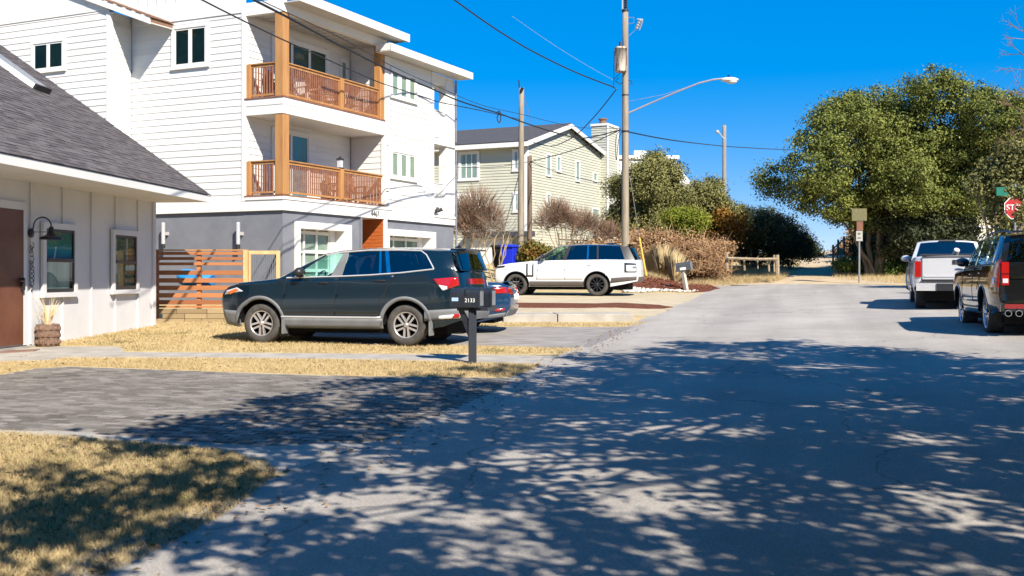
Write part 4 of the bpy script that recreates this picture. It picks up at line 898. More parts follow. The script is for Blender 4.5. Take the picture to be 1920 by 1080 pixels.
# ------------------------------------------------------------ vehicles
class Car:
    """body surface = half-width W(x,z) over a side profile; x runs nose to tail, the near side is -y"""
    def __init__(s, name, label, cat, loc, th, S):
        s.S = S; s.root = thing(name, label, cat, loc, th); s.T = rootW(s.root)
        s.bx, s.bz = zip(*S['belt']); s.L = S['L']
    def belt(s, x): return float(np.interp(x, s.bx, s.bz))
    def roofz(s, x): a, b = zip(*s.S['roof']); return float(np.interp(x, a, b))
    def W(s, x, z):
        S = s.S; q = max(0, (S['fr']-x)/S['fr']); r = max(0, (x-(s.L-S['rr']))/S['rr'])
        plan = 1-S['ft']*min(q, 1)**2.4-S['rt']*min(r, 1)**2.4
        zb = s.belt(min(max(x, S['cowl']), S.get('beltend', s.L))); zs = S['sill']
        if z <= zb:
            t = (z-zs)/(zb-zs); sec = 1-.075*((t-.5)/.5)**2 if t < .5 else 1-.045*((t-.5)/.5)**2
        else: sec = .955-S['tum']*(z-zb)-.25*max(0, z-zb-.38)**2
        return S['hw']*plan*sec
    def off(s, x, z):
        S = s.S; d = 0
        if 'front' in S: a, b = zip(*S['front']); d += np.interp(z, a, b)*max(0, 1-x/.45)
        if 'rear' in S: a, b = zip(*S['rear']); d += np.interp(z, a, b)*max(0, 1-(s.L-x)/.55)
        return float(d)
    def SP(s, x, z, o=0, side=-1): return (x+s.off(x, z), side*(s.W(x, z)+o), z)
    def patch(s, quad, o=.004, nu=6, nv=6, side=-1, mb=None, rim=.03):
        """quad: four (x,z) corners; patch raised o above the body with a rim"""
        mb = mb or MB(s.T); a, b, c, d = [Vector(p) for p in quad]
        def p(u_, v_): return (a*(1-u_)+b*u_)*(1-v_)+(d*(1-u_)+c*u_)*v_
        mb.smooth = True
        mb.grid(lambda u_, v_: s.SP(*p(u_, v_), o, side), nu, nv)
        mb.smooth = False
        for f in (lambda t: p(t, 0), lambda t: p(1, t), lambda t: p(1-t, 1), lambda t: p(0, 1-t)):
            mb.grid(lambda t, k: s.SP(*f(t), o-rim*k, side), max(nu, nv), 1)
        return mb
    def line(s, pts, r, m, name, o=.003, side=-1, parent=None, n=10, closed=False):
        out = []; pts = pts+[pts[0]] if closed else pts
        for i in range(len(pts)-1):
            for k in range(n if i == len(pts)-2 else n):
                t = k/n; out.append(s.SP(pts[i][0]*(1-t)+pts[i+1][0]*t, pts[i][1]*(1-t)+pts[i+1][1]*t, o, side))
        out.append(s.SP(*pts[-1], o, side))
        return MB(s.T).tube(out, r, 5).build(name, m, parent or s.root)
    def zlow(s, x):
        S = s.S; z = S['sill']
        if 'under' in S: a, b = zip(*S['under']); z = float(np.interp(x, a, b))
        for xc in (S['fa'], S['ra']):
            R = S['arch']
            if abs(x-xc) <= R+1e-9: z = max(z, S['wr']+math.sqrt(max(0, R*R-(x-xc)**2)))
        return z
    def lower(s, m, clad=None):
        S = s.S; R = S['arch']; xs = set(np.linspace(0, s.L, 46))
        for k in (0, .03, .08, .15, .22, .3, .4): xs.add(k); xs.add(s.L-k)
        for xc in (S['fa'], S['ra']):
            for k in range(-12, 13): xs.add(xc+R*math.sin(k/12*PI/2))
            xs.add(xc-R-.0005); xs.add(xc+R+.0005)
        xs = sorted(x for x in xs if 0 <= x <= s.L)
        n = 16; mb = MB(s.T); mb.smooth = True
        def col(x, t, side):
            zl, zh = s.zlow(x), s.belt(x); cab = S['cowl']-.05 < x < S.get('beltend', s.L)-.02
            r = .012 if cab else S.get('round', .075)
            if t < .7: z = zl+(zh-r-zl)*t/.7; i = 0
            else: q = (t-.7)/.3*PI/2; z = zh-r+r*math.sin(q); i = r*(1-math.cos(q))
            p = s.SP(x, z, -i, side); return p
        for side in (-1, 1):
            mb.add([col(x, j/n, side) for x in xs for j in range(n+1)], [(i*(n+1)+j, (i+1)*(n+1)+j, (i+1)*(n+1)+j+1, i*(n+1)+j+1) for i in range(len(xs)-1) for j in range(n)])
        def across(x0, x1, k, crown):
            xx = [x for x in xs if x0-1e-6 <= x <= x1+1e-6]; q = 12
            vs = []
            for x in xx:
                a = col(x, 1, 1)
                for j in range(q+1): w_ = -1+2*j/q; vs.append((a[0], a[1]*w_, a[2]+crown*(1-w_*w_)))
            mb.add(vs, [(i*(q+1)+j, (i+1)*(q+1)+j, (i+1)*(q+1)+j+1, i*(q+1)+j+1) for i in range(len(xx)-1) for j in range(q)])
        across(0, S['cowl']+.12, 0, .035)
        if 'deck' in S: across(S['deck'], s.L, 0, .02)
        for xe, sg, bul in ((0, -1, S.get('fb', .10)), (s.L, 1, S.get('rb', .06))):
            zl, zh = s.zlow(xe), s.belt(xe)
            def cap(a, b):
                w_ = -1+2*a; p = col(xe, b, 1); return (p[0]+sg*bul*(1-w_*w_), p[1]*w_, p[2]+(0.02*(1-w_*w_) if b > .99 else 0))
            mb.grid(cap, 12, n)
        o = mb.build('body', m, s.root); s.body = o
        # dark inner shell, arch liners
        d = MB(s.T); d.box2((.35, -S['hw']+.30, .22), (s.L-.35, S['hw']-.30, s.belt(S['cowl'])-.25))
        for xc in (S['fa'], S['ra']):
            for side in (-1, 1):
                d.grid(lambda a, b: (xc+R*math.cos(PI*a), side*(s.W(xc, S['wr']+R)-.02-.34*b), max(S['sill'], S['wr']+R*math.sin(PI*a))), 16, 1)
        d.build('underbody', M['dark'], s.root)
        return o
    def cabin(s, m, roofm, cells, ws, rg, glass_r, trim=None, glass_f=None, frames=True):
        """cells: (xb0, xb1, xr0, xr1, material key) from belt to roof edge; ws / rg: windshield and rear glass"""
        S = s.S
        for side in (-1, 1):
            for (b0, b1, r0, r1, kind) in cells:
                isg = kind.startswith('glass'); o = -.014 if isg else 0
                def f(a, b):
                    xb = b0+(b1-b0)*a; xr = r0+(r1-r0)*a; x = xb+(xr-xb)*b; z0 = s.belt(xb)-.005; z1 = s.roofz(xr); return s.SP(x, z0+(z1-z0)*b, o, side)
                mb = MB(s.T); mb.smooth = True; mb.grid(f, 6 if isg else 3, 8)
                mb.build('side_window' if isg else 'pillar', M[kind] if kind in M else m, s.root)
        # roof with a rounded edge
        x0, x1 = S['roof'][0][0], S['roof'][-1][0]; mb = MB(s.T); mb.smooth = True
        def rfn(a, b):
            x = x0+(x1-x0)*a; z = s.roofz(x); w_ = -1+2*b; wd = s.W(x, z)
            e = abs(w_); y = math.copysign(wd*min(1, math.sin(min(1, e)*PI/2)**.8 if 0 else e), w_)
            bow = S.get('bow', .06)*(1-e**3.0)
            xo = x
            if a < .15: xo -= S.get('wbow', .10)*(1-e*e)*(1-a/.15)
            if a > .9: xo += S.get('rbow', .05)*(1-e*e)*(a-.9)/.1
            return (xo, y, z+bow)
        mb.grid(rfn, 20, 18); mb.build('roof', roofm, s.root)
        wb0, wt0 = ws
        def wsf(a, b):
            w_ = -1+2*a; x = wb0+(wt0-wb0)*b; z = s.belt(wb0)+(s.roofz(wt0)-s.belt(wb0))*b; wd = s.W(x, z)
            bw_ = S.get('wbow', .10)*(1-w_*w_)
            return (x-bw_*(1.2-.2*b), wd*w_, z+(.035*(1-b)+S.get('bow', .06)*b)*(1-abs(w_)**3))
        mb = MB(s.T); mb.smooth = True; mb.grid(wsf, 14, 8).build('windshield', M['glass_clear'], s.root)
        rb0, rt0 = rg
        def rgf(a, b, k=1, e=0):
            w_ = (-1+2*a)*k; b = e+(1-2*e)*b; x = rb0+(rt0-rb0)*b; zb = s.belt(rb0); z = zb+(s.roofz(rt0)-zb)*b; wd = s.W(x, z)
            return (x+s.off(x, z)*0+S.get('rbow', .05)*(1-w_*w_), wd*w_, z+S.get('bow', .06)*b*(1-abs(w_)**3))
        mb = MB(s.T); mb.smooth = True; mb.grid(rgf, 14, 8).build('rear_frame', m, s.root)
        mb = MB(s.T); mb.smooth = True; mb.grid(lambda a, b: tuple(Vector(rgf(a, b, .88, .07))+Vector((.014, 0, .004))), 14, 8).build('rear_window', glass_r, s.root)
        # seats and wheel inside
        if S.get('seats'):
            for x in S['seats']:
                for y in (-.38, .38):
                    mb = MB(s.T); mb.smooth = True; zb = s.belt(x)
                    mb.blob((x, y, zb-.05), (.11, .24, .36), 10, 8).blob((x+.05, y, zb+.29), (.06, .13, .10), 10, 6); mb.build('seat', M['seat'], s.root)
            x = S['seats'][0]-.62
            MB(s.T).lathe([(.17, -.015), (.185, 0), (.17, .015)], 16, Matrix.Translation((x, -.38, s.belt(x)-.03)) @ Matrix.Rotation(-1.1, 4, 'Y')).build('steering_wheel', M['seat'], s.root)
            MB(s.T).box2((S['cowl']+.0, -S['hw']+.2, .9), (S['cowl']+.45, S['hw']-.2, s.belt(S['cowl'])-.03)).build('dashboard', M['seat'], s.root)
    def doors(s, xs, zl, m, handles, seam=True):
        """vertical seam lines and door skins between them"""
        for side in (-1, 1):
            for i in range(len(xs)-1):
                a, b = xs[i], xs[i+1]
                q = [(a[0]+.006, zl), (b[0]-.006, zl), (b[1]-.006, s.belt(b[1])-.02), (a[1]+.006, s.belt(a[1])-.02)]
                if len(b) > 2: q[1] = (b[2], zl+b[3])
                d = s.patch(q, .005, 12, 10, side, rim=.02).build('door', m, s.root)
                for e_ in ((a, b) if i == len(xs)-2 else (a,)):
                    pts = [(e_[0], zl), (e_[1], s.belt(e_[1])-.02)] if len(e_) < 3 else [(e_[2], zl+.25), (e_[1], s.belt(e_[1])-.02)]
                    s.line(pts, .0055, M['black'], 'door_seam', .006, side, d)
                if i < len(handles):
                    hx, hz = handles[i]; mb = MB(s.T); mb.smooth = True
                    p = s.SP(hx, hz, .02, side); mb.blob(p, (.115, .014, .018), 10, 6)
                    mb.build('handle', s.S.get('hm', m), d)
    def mirror(s, x, z, m, glassm=None):
        for side in (-1, 1):
            p = s.SP(x, z, .13, side); mb = MB(s.T); mb.smooth = True
            mb.blob(p, (.10, .14, .095), 14, 10); mb.smooth = False; mb.tube([s.SP(x-.04, z-.1, -.02, side), p], .03, 6); mb.build('mirror', m, s.root)
    def wheels(s, style, rimm, tw=.23):
        S = s.S; r = S['wr']; rr = r*S.get('rim', .66)
        t = MB(); t.smooth = True
        t.lathe([(rr*.97, -tw/2+.01), (rr, -tw/2), (r*.93, -tw/2-.008), (r*.985, -tw/2+.03), (r, -tw/2+.06), (r, tw/2-.06), (r*.985, tw/2-.03), (r*.93, tw/2+.008), (rr, tw/2), (rr*.97, tw/2-.01)], 36)
        tm = t.mesh('wheel', M['rubber'])
        w_ = MB(); w_.mi = 0; w_.smooth = True
        w_.lathe([(rr*.99, -tw/2-.004), (rr*.93, -tw/2-.006), (rr*.90, -tw/2+.02)], 36)
        w_.mi = 1; w_.lathe([(rr*.92, -tw/2+.02), (rr*.90, tw*.1), (.0, tw*.12)], 24)
        w_.smooth = False; w_.mi = 0; zf = -tw/2+.012
        n, dbl, wid = style
        for k in range(n):
            for e in ((-1, 1) if dbl else (0,)):
                q = Matrix.Rotation(2*PI*k/n+.3, 4, 'Z'); o1 = e*dbl; o2 = e*dbl*1.5
                w_.add([(rr*.10, o1-wid/2, zf-.005), (rr*.94, o2-wid*.62, zf+.0), (rr*.94, o2+wid*.62, zf+.0), (rr*.10, o1+wid/2, zf-.005), (rr*.10, o1-wid/2, zf+.05), (rr*.94, o2-wid*.62, zf+.05), (rr*.94, o2+wid*.62, zf+.05), (rr*.10, o1+wid/2, zf+.05)], [(0, 1, 2, 3), (0, 4, 5, 1), (3, 2, 6, 7), (4, 7, 6, 5)], q)
        w_.smooth = True; w_.lathe([(0, zf-.03), (rr*.13, zf-.03), (rr*.19, zf-.012), (rr*.2, zf+.04)], 18)
        rm = w_.mesh('rim', [rimm, M['dark']])
        for xc in (S['fa'], S['ra']):
            for side in (-1, 1):
                y = side*(s.W(xc, r)-tw/2-.015)
                T = s.T @ Matrix.Translation((xc, y, r)) @ Matrix.Rotation(PI/2 if side < 0 else -PI/2, 4, 'X') @ Matrix.Rotation(PI, 4, 'X')
                o = link('wheel', tm, s.root, T); rmx = link('rim', rm, o); 
    def arches(s, m, wd=.075, o=.014, a0=-12, a1=192):
        S = s.S; R = S['arch']
        for side in (-1, 1):
            for xc in (S['fa'], S['ra']):
                mb = MB(s.T); mb.smooth = True
                def f(a, b):
                    q = math.radians(a0+(a1-a0)*a); rad = R+wd*(b-.15) if b < .95 else R+wd*.85
                    x = xc+rad*math.cos(q); z = max(S['sill']-.02, S['wr']+rad*math.sin(q)); return s.SP(min(max(x, .01), s.L-.01), z, o if .1 < b < .95 else -.02, side)
                mb.grid(f, 28, 4); mb.build('wheel_arch_trim', m, s.root)
    def flaps(s, m):
        S = s.S
        for xc in (S['fa'], S['ra']):
            for side in (-1, 1):
                x = xc+S['arch']+.03; y = side*(S['hw']*.93); MB(s.T).box((x, y, .33), (.025, .22, .26)).build('mud_flap', m, s.root)
    def band(s, x0, x1, z0, z1, o, m, name, nu=14):
        for side in (-1, 1):
            q = [(x0, z0), (x1, z0), (x1, z1), (x0, z1)]
            s.patch(q, o, nu, 3, side).build(name, m, s.root)
def end_patch(c, xe, y0, y1, z0, z1, m, name, o=.02, parent=None, sg=1, both=True, n=5):
    """panel on the nose (sg -1) or tail (sg 1) following the curved end"""
    outs = []
    for side in ((-1, 1) if both else (1,)):
        mb = MB(c.T); bul = c.S.get('rb', .06) if sg > 0 else c.S.get('fb', .1)
        def f(a, b, k=0):
            y = side*(y0+(y1-y0)*a); z = z0+(z1-z0)*b; wd = c.W(xe, z); w_ = min(1, abs(y)/wd)
            return (xe+c.off(xe, z)+sg*(bul*(1-w_*w_)+o-k), y, z)
        mb.grid(f, n, n)
        for g in (lambda t, k: f(t, 0, k*.05), lambda t, k: f(t, 1, k*.05), lambda t, k: f(0, t, k*.05), lambda t, k: f(1, t, k*.05)): mb.grid(g, n, 1)
        outs.append(mb.build(name, m, parent or c.root))
    return outs
def heading(deg): return math.radians(deg)
def ground_at(v, dz=0): return (v[0], v[1], gz(v[0], v[1])+dz)
# --- navy three-row SUV on the lawn
def place(px, py_d, xl, th, hw, side=-1):
    """world origin so that the local point (xl, side*hw) stands at photo column px and depth d"""
    X = (px-960)/F*py_d; c, s_ = math.cos(th), math.sin(th); lx, ly = xl, side*hw
    return (X-(c*lx-s_*ly), py_d-(s_*lx+c*ly))
th = heading(-15.6)
S = dict(L=4.779, hw=.98, sill=.34, fa=.75, ra=3.70, wr=.385, arch=.47, fr=.75, ft=.20, rr=.6, rt=.13, tum=.34, cowl=1.15, beltend=4.754,
         belt=[(0, 1.0), (.06, 1.09), (.3, 1.165), (.8, 1.215), (1.15, 1.25), (1.5, 1.262), (2.5, 1.285), (3.4, 1.325), (4.115, 1.40), (4.654, 1.45), (4.779, 1.36)],
         roof=[(2.02, 1.68), (2.3, 1.735), (2.9, 1.775), (3.6, 1.775), (4.115, 1.755), (4.63, 1.735)],
         front=[(.3, -.06), (.5, -.13), (.8, -.17), (1.1, -.12)], rear=[(.3, -.10), (.6, .0), (1.0, 0), (1.45, -.10)], seats=[2.35, 3.2], rim=.64,
         under=[(0, .36), (.3, .30), (.75, .30), (3.949, .30), (4.447, .36), (4.779, .48)], hm=M['black'], wbow=.16)
ox, oy = place(760, 20.0, 3.70, th, .93)
suv = Car('parked_suv', 'dark navy SUV parked on the dry lawn in front of the white house', 'suv', (ox, oy, 1.8-129/F*20.0-.0), th, S)
suv.lower(M['navy'])
cells = [(1.15, 1.42, 2.02, 2.06, 'navy'), (1.42, 2.20, 2.06, 2.42, 'glass_clear'), (2.20, 2.44, 2.42, 2.52, 'cladding'), (2.44, 3.18, 2.52, 3.13, 'glass_tint'), (3.18, 3.23, 3.13, 3.17, 'chrome'), (3.23, 3.34, 3.17, 3.24, 'glass_tint'),
         (3.34, 3.42, 3.24, 3.31, 'chrome'), (3.42, 4.28, 3.31, 4.04, "glass_tint"), (4.28, 4.74, 4.04, 4.61, "navy")]
suv.cabin(M['navy'], M['navy'], cells, (1.15, 2.02), (4.74, 4.61), M["glass_tint"])
suv.doors([(1.17, 1.30), (2.29, 2.35), (3.35, 3.50, 3.2, 0)], .56, M['navy'], [(2.08, 1.16), (3.22, 1.20)])
for side in (-1, 1):
    top = [(x, suv.roofz(x)-.005) for x in (2.06, 2.3, 2.9, 3.5, 3.966)]; bot = [(x, suv.belt(x)+.0) for x in (1.30, 1.8, 2.4, 3.0, 3.6, 4.181, 4.264)]
    suv.line([(1.30, suv.belt(1.3))]+top[:1], .011, M['navy'], 'window_trim', .004, side)
    suv.line(bot, .013, M['silver'], 'window_trim', .006, side); suv.line(top+[(4.082, 1.68), (4.264, suv.belt(4.264))], .013, M['silver'], 'window_trim', .006, side)
    suv.line([(1.6, suv.belt(1.6)), (1.66, 1.40)], .011, M['black'], 'quarter_post', .006, side)
    suv.patch([(4.248, 1.235), (4.746, 1.27), (4.746, 1.12), (4.447, 1.02)], .014, 8, 4, side).build('tail_lamp', M['redlamp'], suv.root)
    suv.patch([(4.364, 1.13), (4.53, 1.10), (4.53, 1.05), (4.447, 1.02)], .018, 4, 3, side).build('lamp_lens', M['clearlamp'], suv.root)
    suv.patch([(.05, .93), (.40, 1.00), (.28, 1.07), (.07, 1.01)], .012, 6, 3, side).build('head_lamp', M['clearlamp'], suv.root)
    suv.patch([(.16, .93), (.33, 1.03), (.26, 1.05), (.10, .98)], .018, 6, 3, side).build('marker_lamp', M['amber'], suv.root)
    suv.patch([(4.364, .565), (4.754, .60), (4.754, .52), (4.364, .50)], .02, 5, 2, side).build('reflector', M['clearlamp'], suv.root)
    suv.patch([(4.646, .598), (4.746, .605), (4.746, .53), (4.613, .515)], .025, 3, 2, side).build('reflector_red', M['redlamp'], suv.root)
    suv.patch([(4.074, .46), (4.762, .55), (4.762, .70), (4.09, .66)], .012, 10, 3, side).build('bumper_cladding', M['cladding'], suv.root)
    suv.patch([(.04, .36), (.32, .32), (.32, .62), (.02, .64)], .012, 8, 4, side).build('bumper_cladding', M['cladding'], suv.root)
suv.band(1.20, 3.25, .32, .50, .016, M['cladding'], 'sill_cladding'); suv.band(1.20, 3.22, .505, .535, .02, M['silver'], 'sill_strip')
suv.arches(M['cladding'], .085); suv.flaps(M['cladding']); suv.mirror(1.62, 1.36, M['black']); suv.wheels((5, .030, .032), M['alloy'])
end_patch(suv, 4.779, 0, .80, .48, .70, M['cladding'], 'rear_bumper'); end_patch(suv, 4.779, .0, .45, 1.14, 1.24, M['redlamp'], 'tail_lamp_bar'); end_patch(suv, 0, 0, .55, .66, .95, M['black'], 'grille', sg=-1); end_patch(suv, 0, 0, .7, .36, .56, M['cladding'], 'front_bumper', sg=-1)
MB(suv.T).box2((4.464, -.62, 1.765), (4.779, .62, 1.795)).build('spoiler', M['navy'], suv.root, .01)
MB(suv.T).prism([(4.322, 1.82), (4.464, 1.82), (4.464, 1.87), (4.43, 1.87)], 1, -.02, .02).build('antenna_fin', M['navy'], suv.root)
MB(suv.T).tube([(4.762, .25, 1.34), (4.779, -.15, 1.36)], .016, 6).build('wiper', M['black'], suv.root)
# --- dark blue sedan behind it
S = dict(L=4.9, hw=.92, sill=.30, fa=.95, ra=3.75, wr=.335, arch=.40, fr=.8, ft=.22, rr=.8, rt=.20, tum=.42, cowl=1.35, beltend=4.2,
         belt=[(0, .70), (.1, .78), (.6, .88), (1.35, .98), (2.5, 1.0), (3.6, 1.05), (4.2, 1.085), (4.75, 1.07), (4.9, 1.02)],
         roof=[(2.15, 1.38), (2.5, 1.44), (3.0, 1.45), (3.4, 1.42), (3.6, 1.38)], rear=[(.3, -.14), (.55, 0), (.8, .0), (.95, -.05), (1.08, -.03)], seats=[2.5],
         under=[(0, .25), (.5, .22), (4.2, .24), (4.9, .36)], deck=4.15, hm=M['blue'])
ths = heading(-8); ox, oy = place(852, 22.95, 3.75, ths, .88)
sed = Car('parked_sedan', 'dark blue sedan parked behind the navy SUV, only its tail showing', 'sedan', (ox, oy, 1.8-106/F*22.95), ths, S)
sed.lower(M['blue'])
sed.cabin(M['blue'], M['blue'], [(1.35, 1.6, 2.15, 2.2, 'blue'), (1.6, 2.6, 2.2, 2.7, 'glass_tint'), (2.6, 2.72, 2.7, 2.78, 'black'), (2.72, 3.7, 2.78, 3.42, 'glass_tint'), (3.7, 4.2, 3.42, 3.6, 'blue')], (1.35, 2.15), (4.2, 3.6), M['glass_tint'])
sed.doors([(1.4, 1.55), (2.6, 2.65), (3.3, 3.6, 3.3, 0)], .42, M['blue'], [(2.4, .92), (3.4, .96)])
for side in (-1, 1):
    sed.patch([(4.42, .84), (4.88, .86), (4.88, .985), (4.50, .975)], .012, 6, 4, side).build('tail_lamp', M['redlamp'], sed.root)
    sed.patch([(4.62, .47), (4.82, .48), (4.82, .54), (4.62, .53)], .014, 4, 3, side).build('reflector', M['redlamp'], sed.root)
    sed.patch([(4.2, .30), (4.88, .36), (4.88, .45), (4.2, .36)], .012, 8, 3, side).build('bumper_cladding', M['cladding'], sed.root)
    sed.line([(1.55, sed.belt(1.55)), (2.6, sed.belt(2.6)), (3.8, sed.belt(3.8))], .009, M['chrome'], 'window_trim', .005, side)
end_patch(sed, 4.9, .45, .72, .84, .97, M['redlamp'], 'tail_lamp'); end_patch(sed, 4.9, 0, .25, .72, .84, M['signwhite'], 'license_plate'); end_patch(sed, 4.9, 0, .7, .38, .50, M['cladding'], 'rear_diffuser'); end_patch(sed, 4.9, .0, .45, .88, .92, M['chrome'], 'tail_trim')
MB(sed.T).box2((4.72, -.6, 1.085), (4.93, .6, 1.105)).build('spoiler', M['blue'], sed.root, .008)
sed.mirror(1.75, 1.1, M['blue']); sed.wheels((5, .028, .03), M['alloy'], .22)
# --- white luxury SUV on the pale drive
th2 = heading(-13)
S = dict(L=5.15, hw=1.0, sill=.36, fa=.80, ra=3.72, wr=.40, arch=.46, fr=.6, ft=.15, rr=.75, rt=.14, tum=.36, cowl=1.42, beltend=5.12, rb=.10,
         belt=[(0, 1.0), (.08, 1.08), (.5, 1.15), (1.42, 1.24), (2.5, 1.27), (4.0, 1.285), (5.15, 1.27)],
         roof=[(2.30, 1.73), (2.6, 1.78), (3.2, 1.80), (4.0, 1.785), (4.86, 1.735)], rear=[(.3, -.10), (.6, 0), (1.0, 0), (1.3, -.05)], front=[(.3, .1), (.6, 0), (1.1, .03)], seats=[2.6, 3.5], rim=.68,
         under=[(0, .38), (.4, .33), (4.2, .33), (4.7, .42), (5.15, .52)], hm=M['carwhite'])
ox, oy = place(1119, 38.4, 3.72, th2, .95)
rr_ = Car('white_suv', 'white SUV with black roof and black wheels on the pale concrete drive', 'suv', (ox, oy, 1.8-35/F*38.4), th2, S)
rr_.lower(M['carwhite'])
cells = [(1.42, 1.62, 2.30, 2.34, 'black'), (1.62, 2.50, 2.34, 2.68, 'glass_clear'), (2.50, 2.62, 2.68, 2.78, 'black'), (2.62, 3.36, 2.78, 3.36, 'glass_tint'), (3.36, 3.42, 3.36, 3.42, 'chrome'), (3.42, 3.72, 3.42, 3.70, 'glass_tint'), (3.72, 3.78, 3.70, 3.76, 'black'), (3.78, 4.72, 3.76, 4.52, 'glass_tint'), (4.72, 5.10, 4.52, 4.84, 'black')]
rr_.cabin(M['carblack'], M['carblack'], cells, (1.42, 2.30), (5.10, 4.84), M['glass_tint'])
rr_.doors([(1.55, 1.62), (2.56, 2.56), (3.50, 3.66, 3.22, 0)], .58, M['carwhite'], [(2.35, 1.08), (3.45, 1.1)])
for side in (-1, 1):
    rr_.patch([(1.18, .68), (1.45, .68), (1.45, 1.16), (1.18, 1.16)], .012, 4, 6, side).build('vent_bezel', M['carblack'], rr_.root)
    rr_.patch([(1.235, .74), (1.395, .74), (1.395, 1.17), (1.235, 1.17)], .017, 4, 6, side).build('vent_fill', M['carwhite'], rr_.root)
    rr_.patch([(4.70, .83), (5.12, .83), (5.12, 1.15), (4.70, 1.17)], .012, 5, 6, side).build('lamp_bezel', M['carblack'], rr_.root)
    rr_.patch([(4.755, .87), (5.10, .87), (5.10, 1.09), (4.755, 1.09)], .02, 5, 6, side).build('tail_lamp', M['carwhite'], rr_.root)
    rr_.patch([(4.98, .97), (5.10, .97), (5.10, 1.05), (4.98, 1.05)], .025, 3, 3, side).build('lamp_lens', M['cladding'], rr_.root)
    rr_.patch([(.03, .99), (.38, 1.02), (.40, 1.09), (.06, 1.06)], .012, 6, 3, side).build('head_lamp', M['carblack'], rr_.root)
    rr_.patch([(4.2, .46), (5.12, .56), (5.12, .70), (4.24, .64)], .010, 10, 3, side).build('bumper_cladding', M['bronze'], rr_.root)
rr_.band(1.30, 3.24, .34, .52, .014, M['bronze'], 'sill_cladding')
rr_.arches(M['carblack'], .035, .012); rr_.mirror(1.80, 1.36, M['carblack']); rr_.wheels((10, 0, .034), M['blackalloy'], .27)
end_patch(rr_, 5.15, 0, .78, .50, .68, M['bronze'], 'rear_bumper'); end_patch(rr_, 0, 0, .6, .9, 1.05, M['carblack'], 'grille', sg=-1); end_patch(rr_, 0, 0, .75, .42, .7, M['carblack'], 'front_bumper', sg=-1)
MB(rr_.T).box2((4.76, -.66, 1.80), (5.04, .66, 1.83)).build('spoiler', M['carblack'], rr_.root, .01)
MB(rr_.T).blob((4.1, 0, 1.87), (.22, .25, .03)).build('roof_pod', M['carblack'], rr_.root)
# --- black full-size SUV at the right kerb
def place2(px, d, xl, th, hw): return place(px, d, xl, th, hw)
th3 = math.atan2(-.9694, -.2454)
S = dict(L=5.35, hw=1.03, sill=.40, fa=1.05, ra=4.12, wr=.415, arch=.50, fr=.6, ft=.12, rr=.55, rt=.11, tum=.30, cowl=1.75, beltend=5.33, rb=.05,
         belt=[(0, 1.08), (.06, 1.16), (.5, 1.22), (1.75, 1.29), (3, 1.31), (5.35, 1.33)],
         roof=[(2.55, 1.80), (2.8, 1.85), (3.6, 1.88), (4.6, 1.87), (5.18, 1.83)], rear=[(.4, -.06), (.62, .03), (.75, 0), (1.3, -.02), (1.85, -.1)], seats=[2.9, 3.8], rim=.76, tumble=.3,
         under=[(0, .40), (.5, .36), (4.7, .38), (5.35, .46)], hm=M['carblack'], bow=.05)
ox, oy = place(1845, 21.05, 4.12, th3, .98)
tah = Car('black_suv', 'large black SUV with polished wheels parked on the street behind the pickup', 'suv', (ox, oy, 1.8-105/F*21.05), th3, S)
tah.lower(M['carblack'])
cells = [(1.75, 1.98, 2.55, 2.6, 'carblack'), (1.98, 2.98, 2.6, 3.05, 'glass_tint'), (2.98, 3.10, 3.05, 3.14, 'black'), (3.10, 4.02, 3.14, 3.98, 'glass_tint'), (4.02, 4.22, 3.98, 4.18, 'carblack'), (4.22, 5.02, 4.18, 4.90, 'glass_tint'), (5.02, 5.33, 4.90, 5.18, 'carblack')]
tah.cabin(M['carblack'], M['carblack'], cells, (1.75, 2.55), (5.33, 5.18), M['glass_tint'])
tah.doors([(1.72, 1.80), (3.04, 3.04), (3.98, 4.04, 3.58, 0)], .60, M['carblack'], [(2.75, 1.15), (3.85, 1.17)])
for side in (-1, 1):
    tah.patch([(5.06, .90), (5.34, .90), (5.34, 1.42), (5.14, 1.40)], .014, 5, 8, side).build('tail_lamp', M['redlamp'], tah.root)
    tah.patch([(5.10, .95), (5.22, .95), (5.22, 1.08), (5.12, 1.08)], .02, 4, 4, side).build('lamp_lens', M['clearlamp'], tah.root)
    tah.line([(1.9, 1.305), (5.0, 1.34)], .009, M['black'], 'window_trim', .005, side)
tah.band(1.62, 3.58, .38, .50, .02, M['carblack'], 'running_board')
end_patch(tah, 5.35, .76, .88, .94, 1.36, M['redlamp'], 'tail_lamp', .016); end_patch(tah, 5.35, .775, .865, .98, 1.06, M['clearlamp'], 'lamp_lens', .022); end_patch(tah, 5.35, .755, .885, 1.14, 1.155, M['carblack'], 'lamp_bar', .022);
end_patch(tah, 5.35, 0, .72, 1.06, 1.10, M['chrome'], 'tail_trim'); end_patch(tah, 5.35, 0, .85, .62, .665, M['chrome'], 'bumper_trim', .06); end_patch(tah, 5.35, .45, .84, .515, .60, M['redlamp'], 'reflector', .05)
end_patch(tah, 5.35, 0, .27, .76, .90, M['signwhite'], 'license_plate'); end_patch(tah, 5.35, 0, .9, .46, .66, M['carblack'], 'rear_bumper', .03)
for y in (-.78, -.60):
    MB(tah.T @ Matrix.Translation((5.36, y, .43)) @ Matrix.Rotation(PI/2, 4, 'Y')).lathe([(.062, -.25), (.062, .06), (.05, .06), (.05, -.1)], 16).build('exhaust_tip', M['chrome'], tah.root)
MB(tah.T).box2((5.02, -.72, 1.905), (5.40, .72, 1.935)).build('spoiler', M['carblack'], tah.root, .01)
for side in (-1, 1): MB(tah.T).tube([(2.9, side*.68, 1.93), (3.1, side*.68, 1.97), (4.7, side*.68, 1.96), (4.95, side*.68, 1.90)], .022, 6).build('roof_rail', M['chrome'] if 0 else M['black'], tah.root)
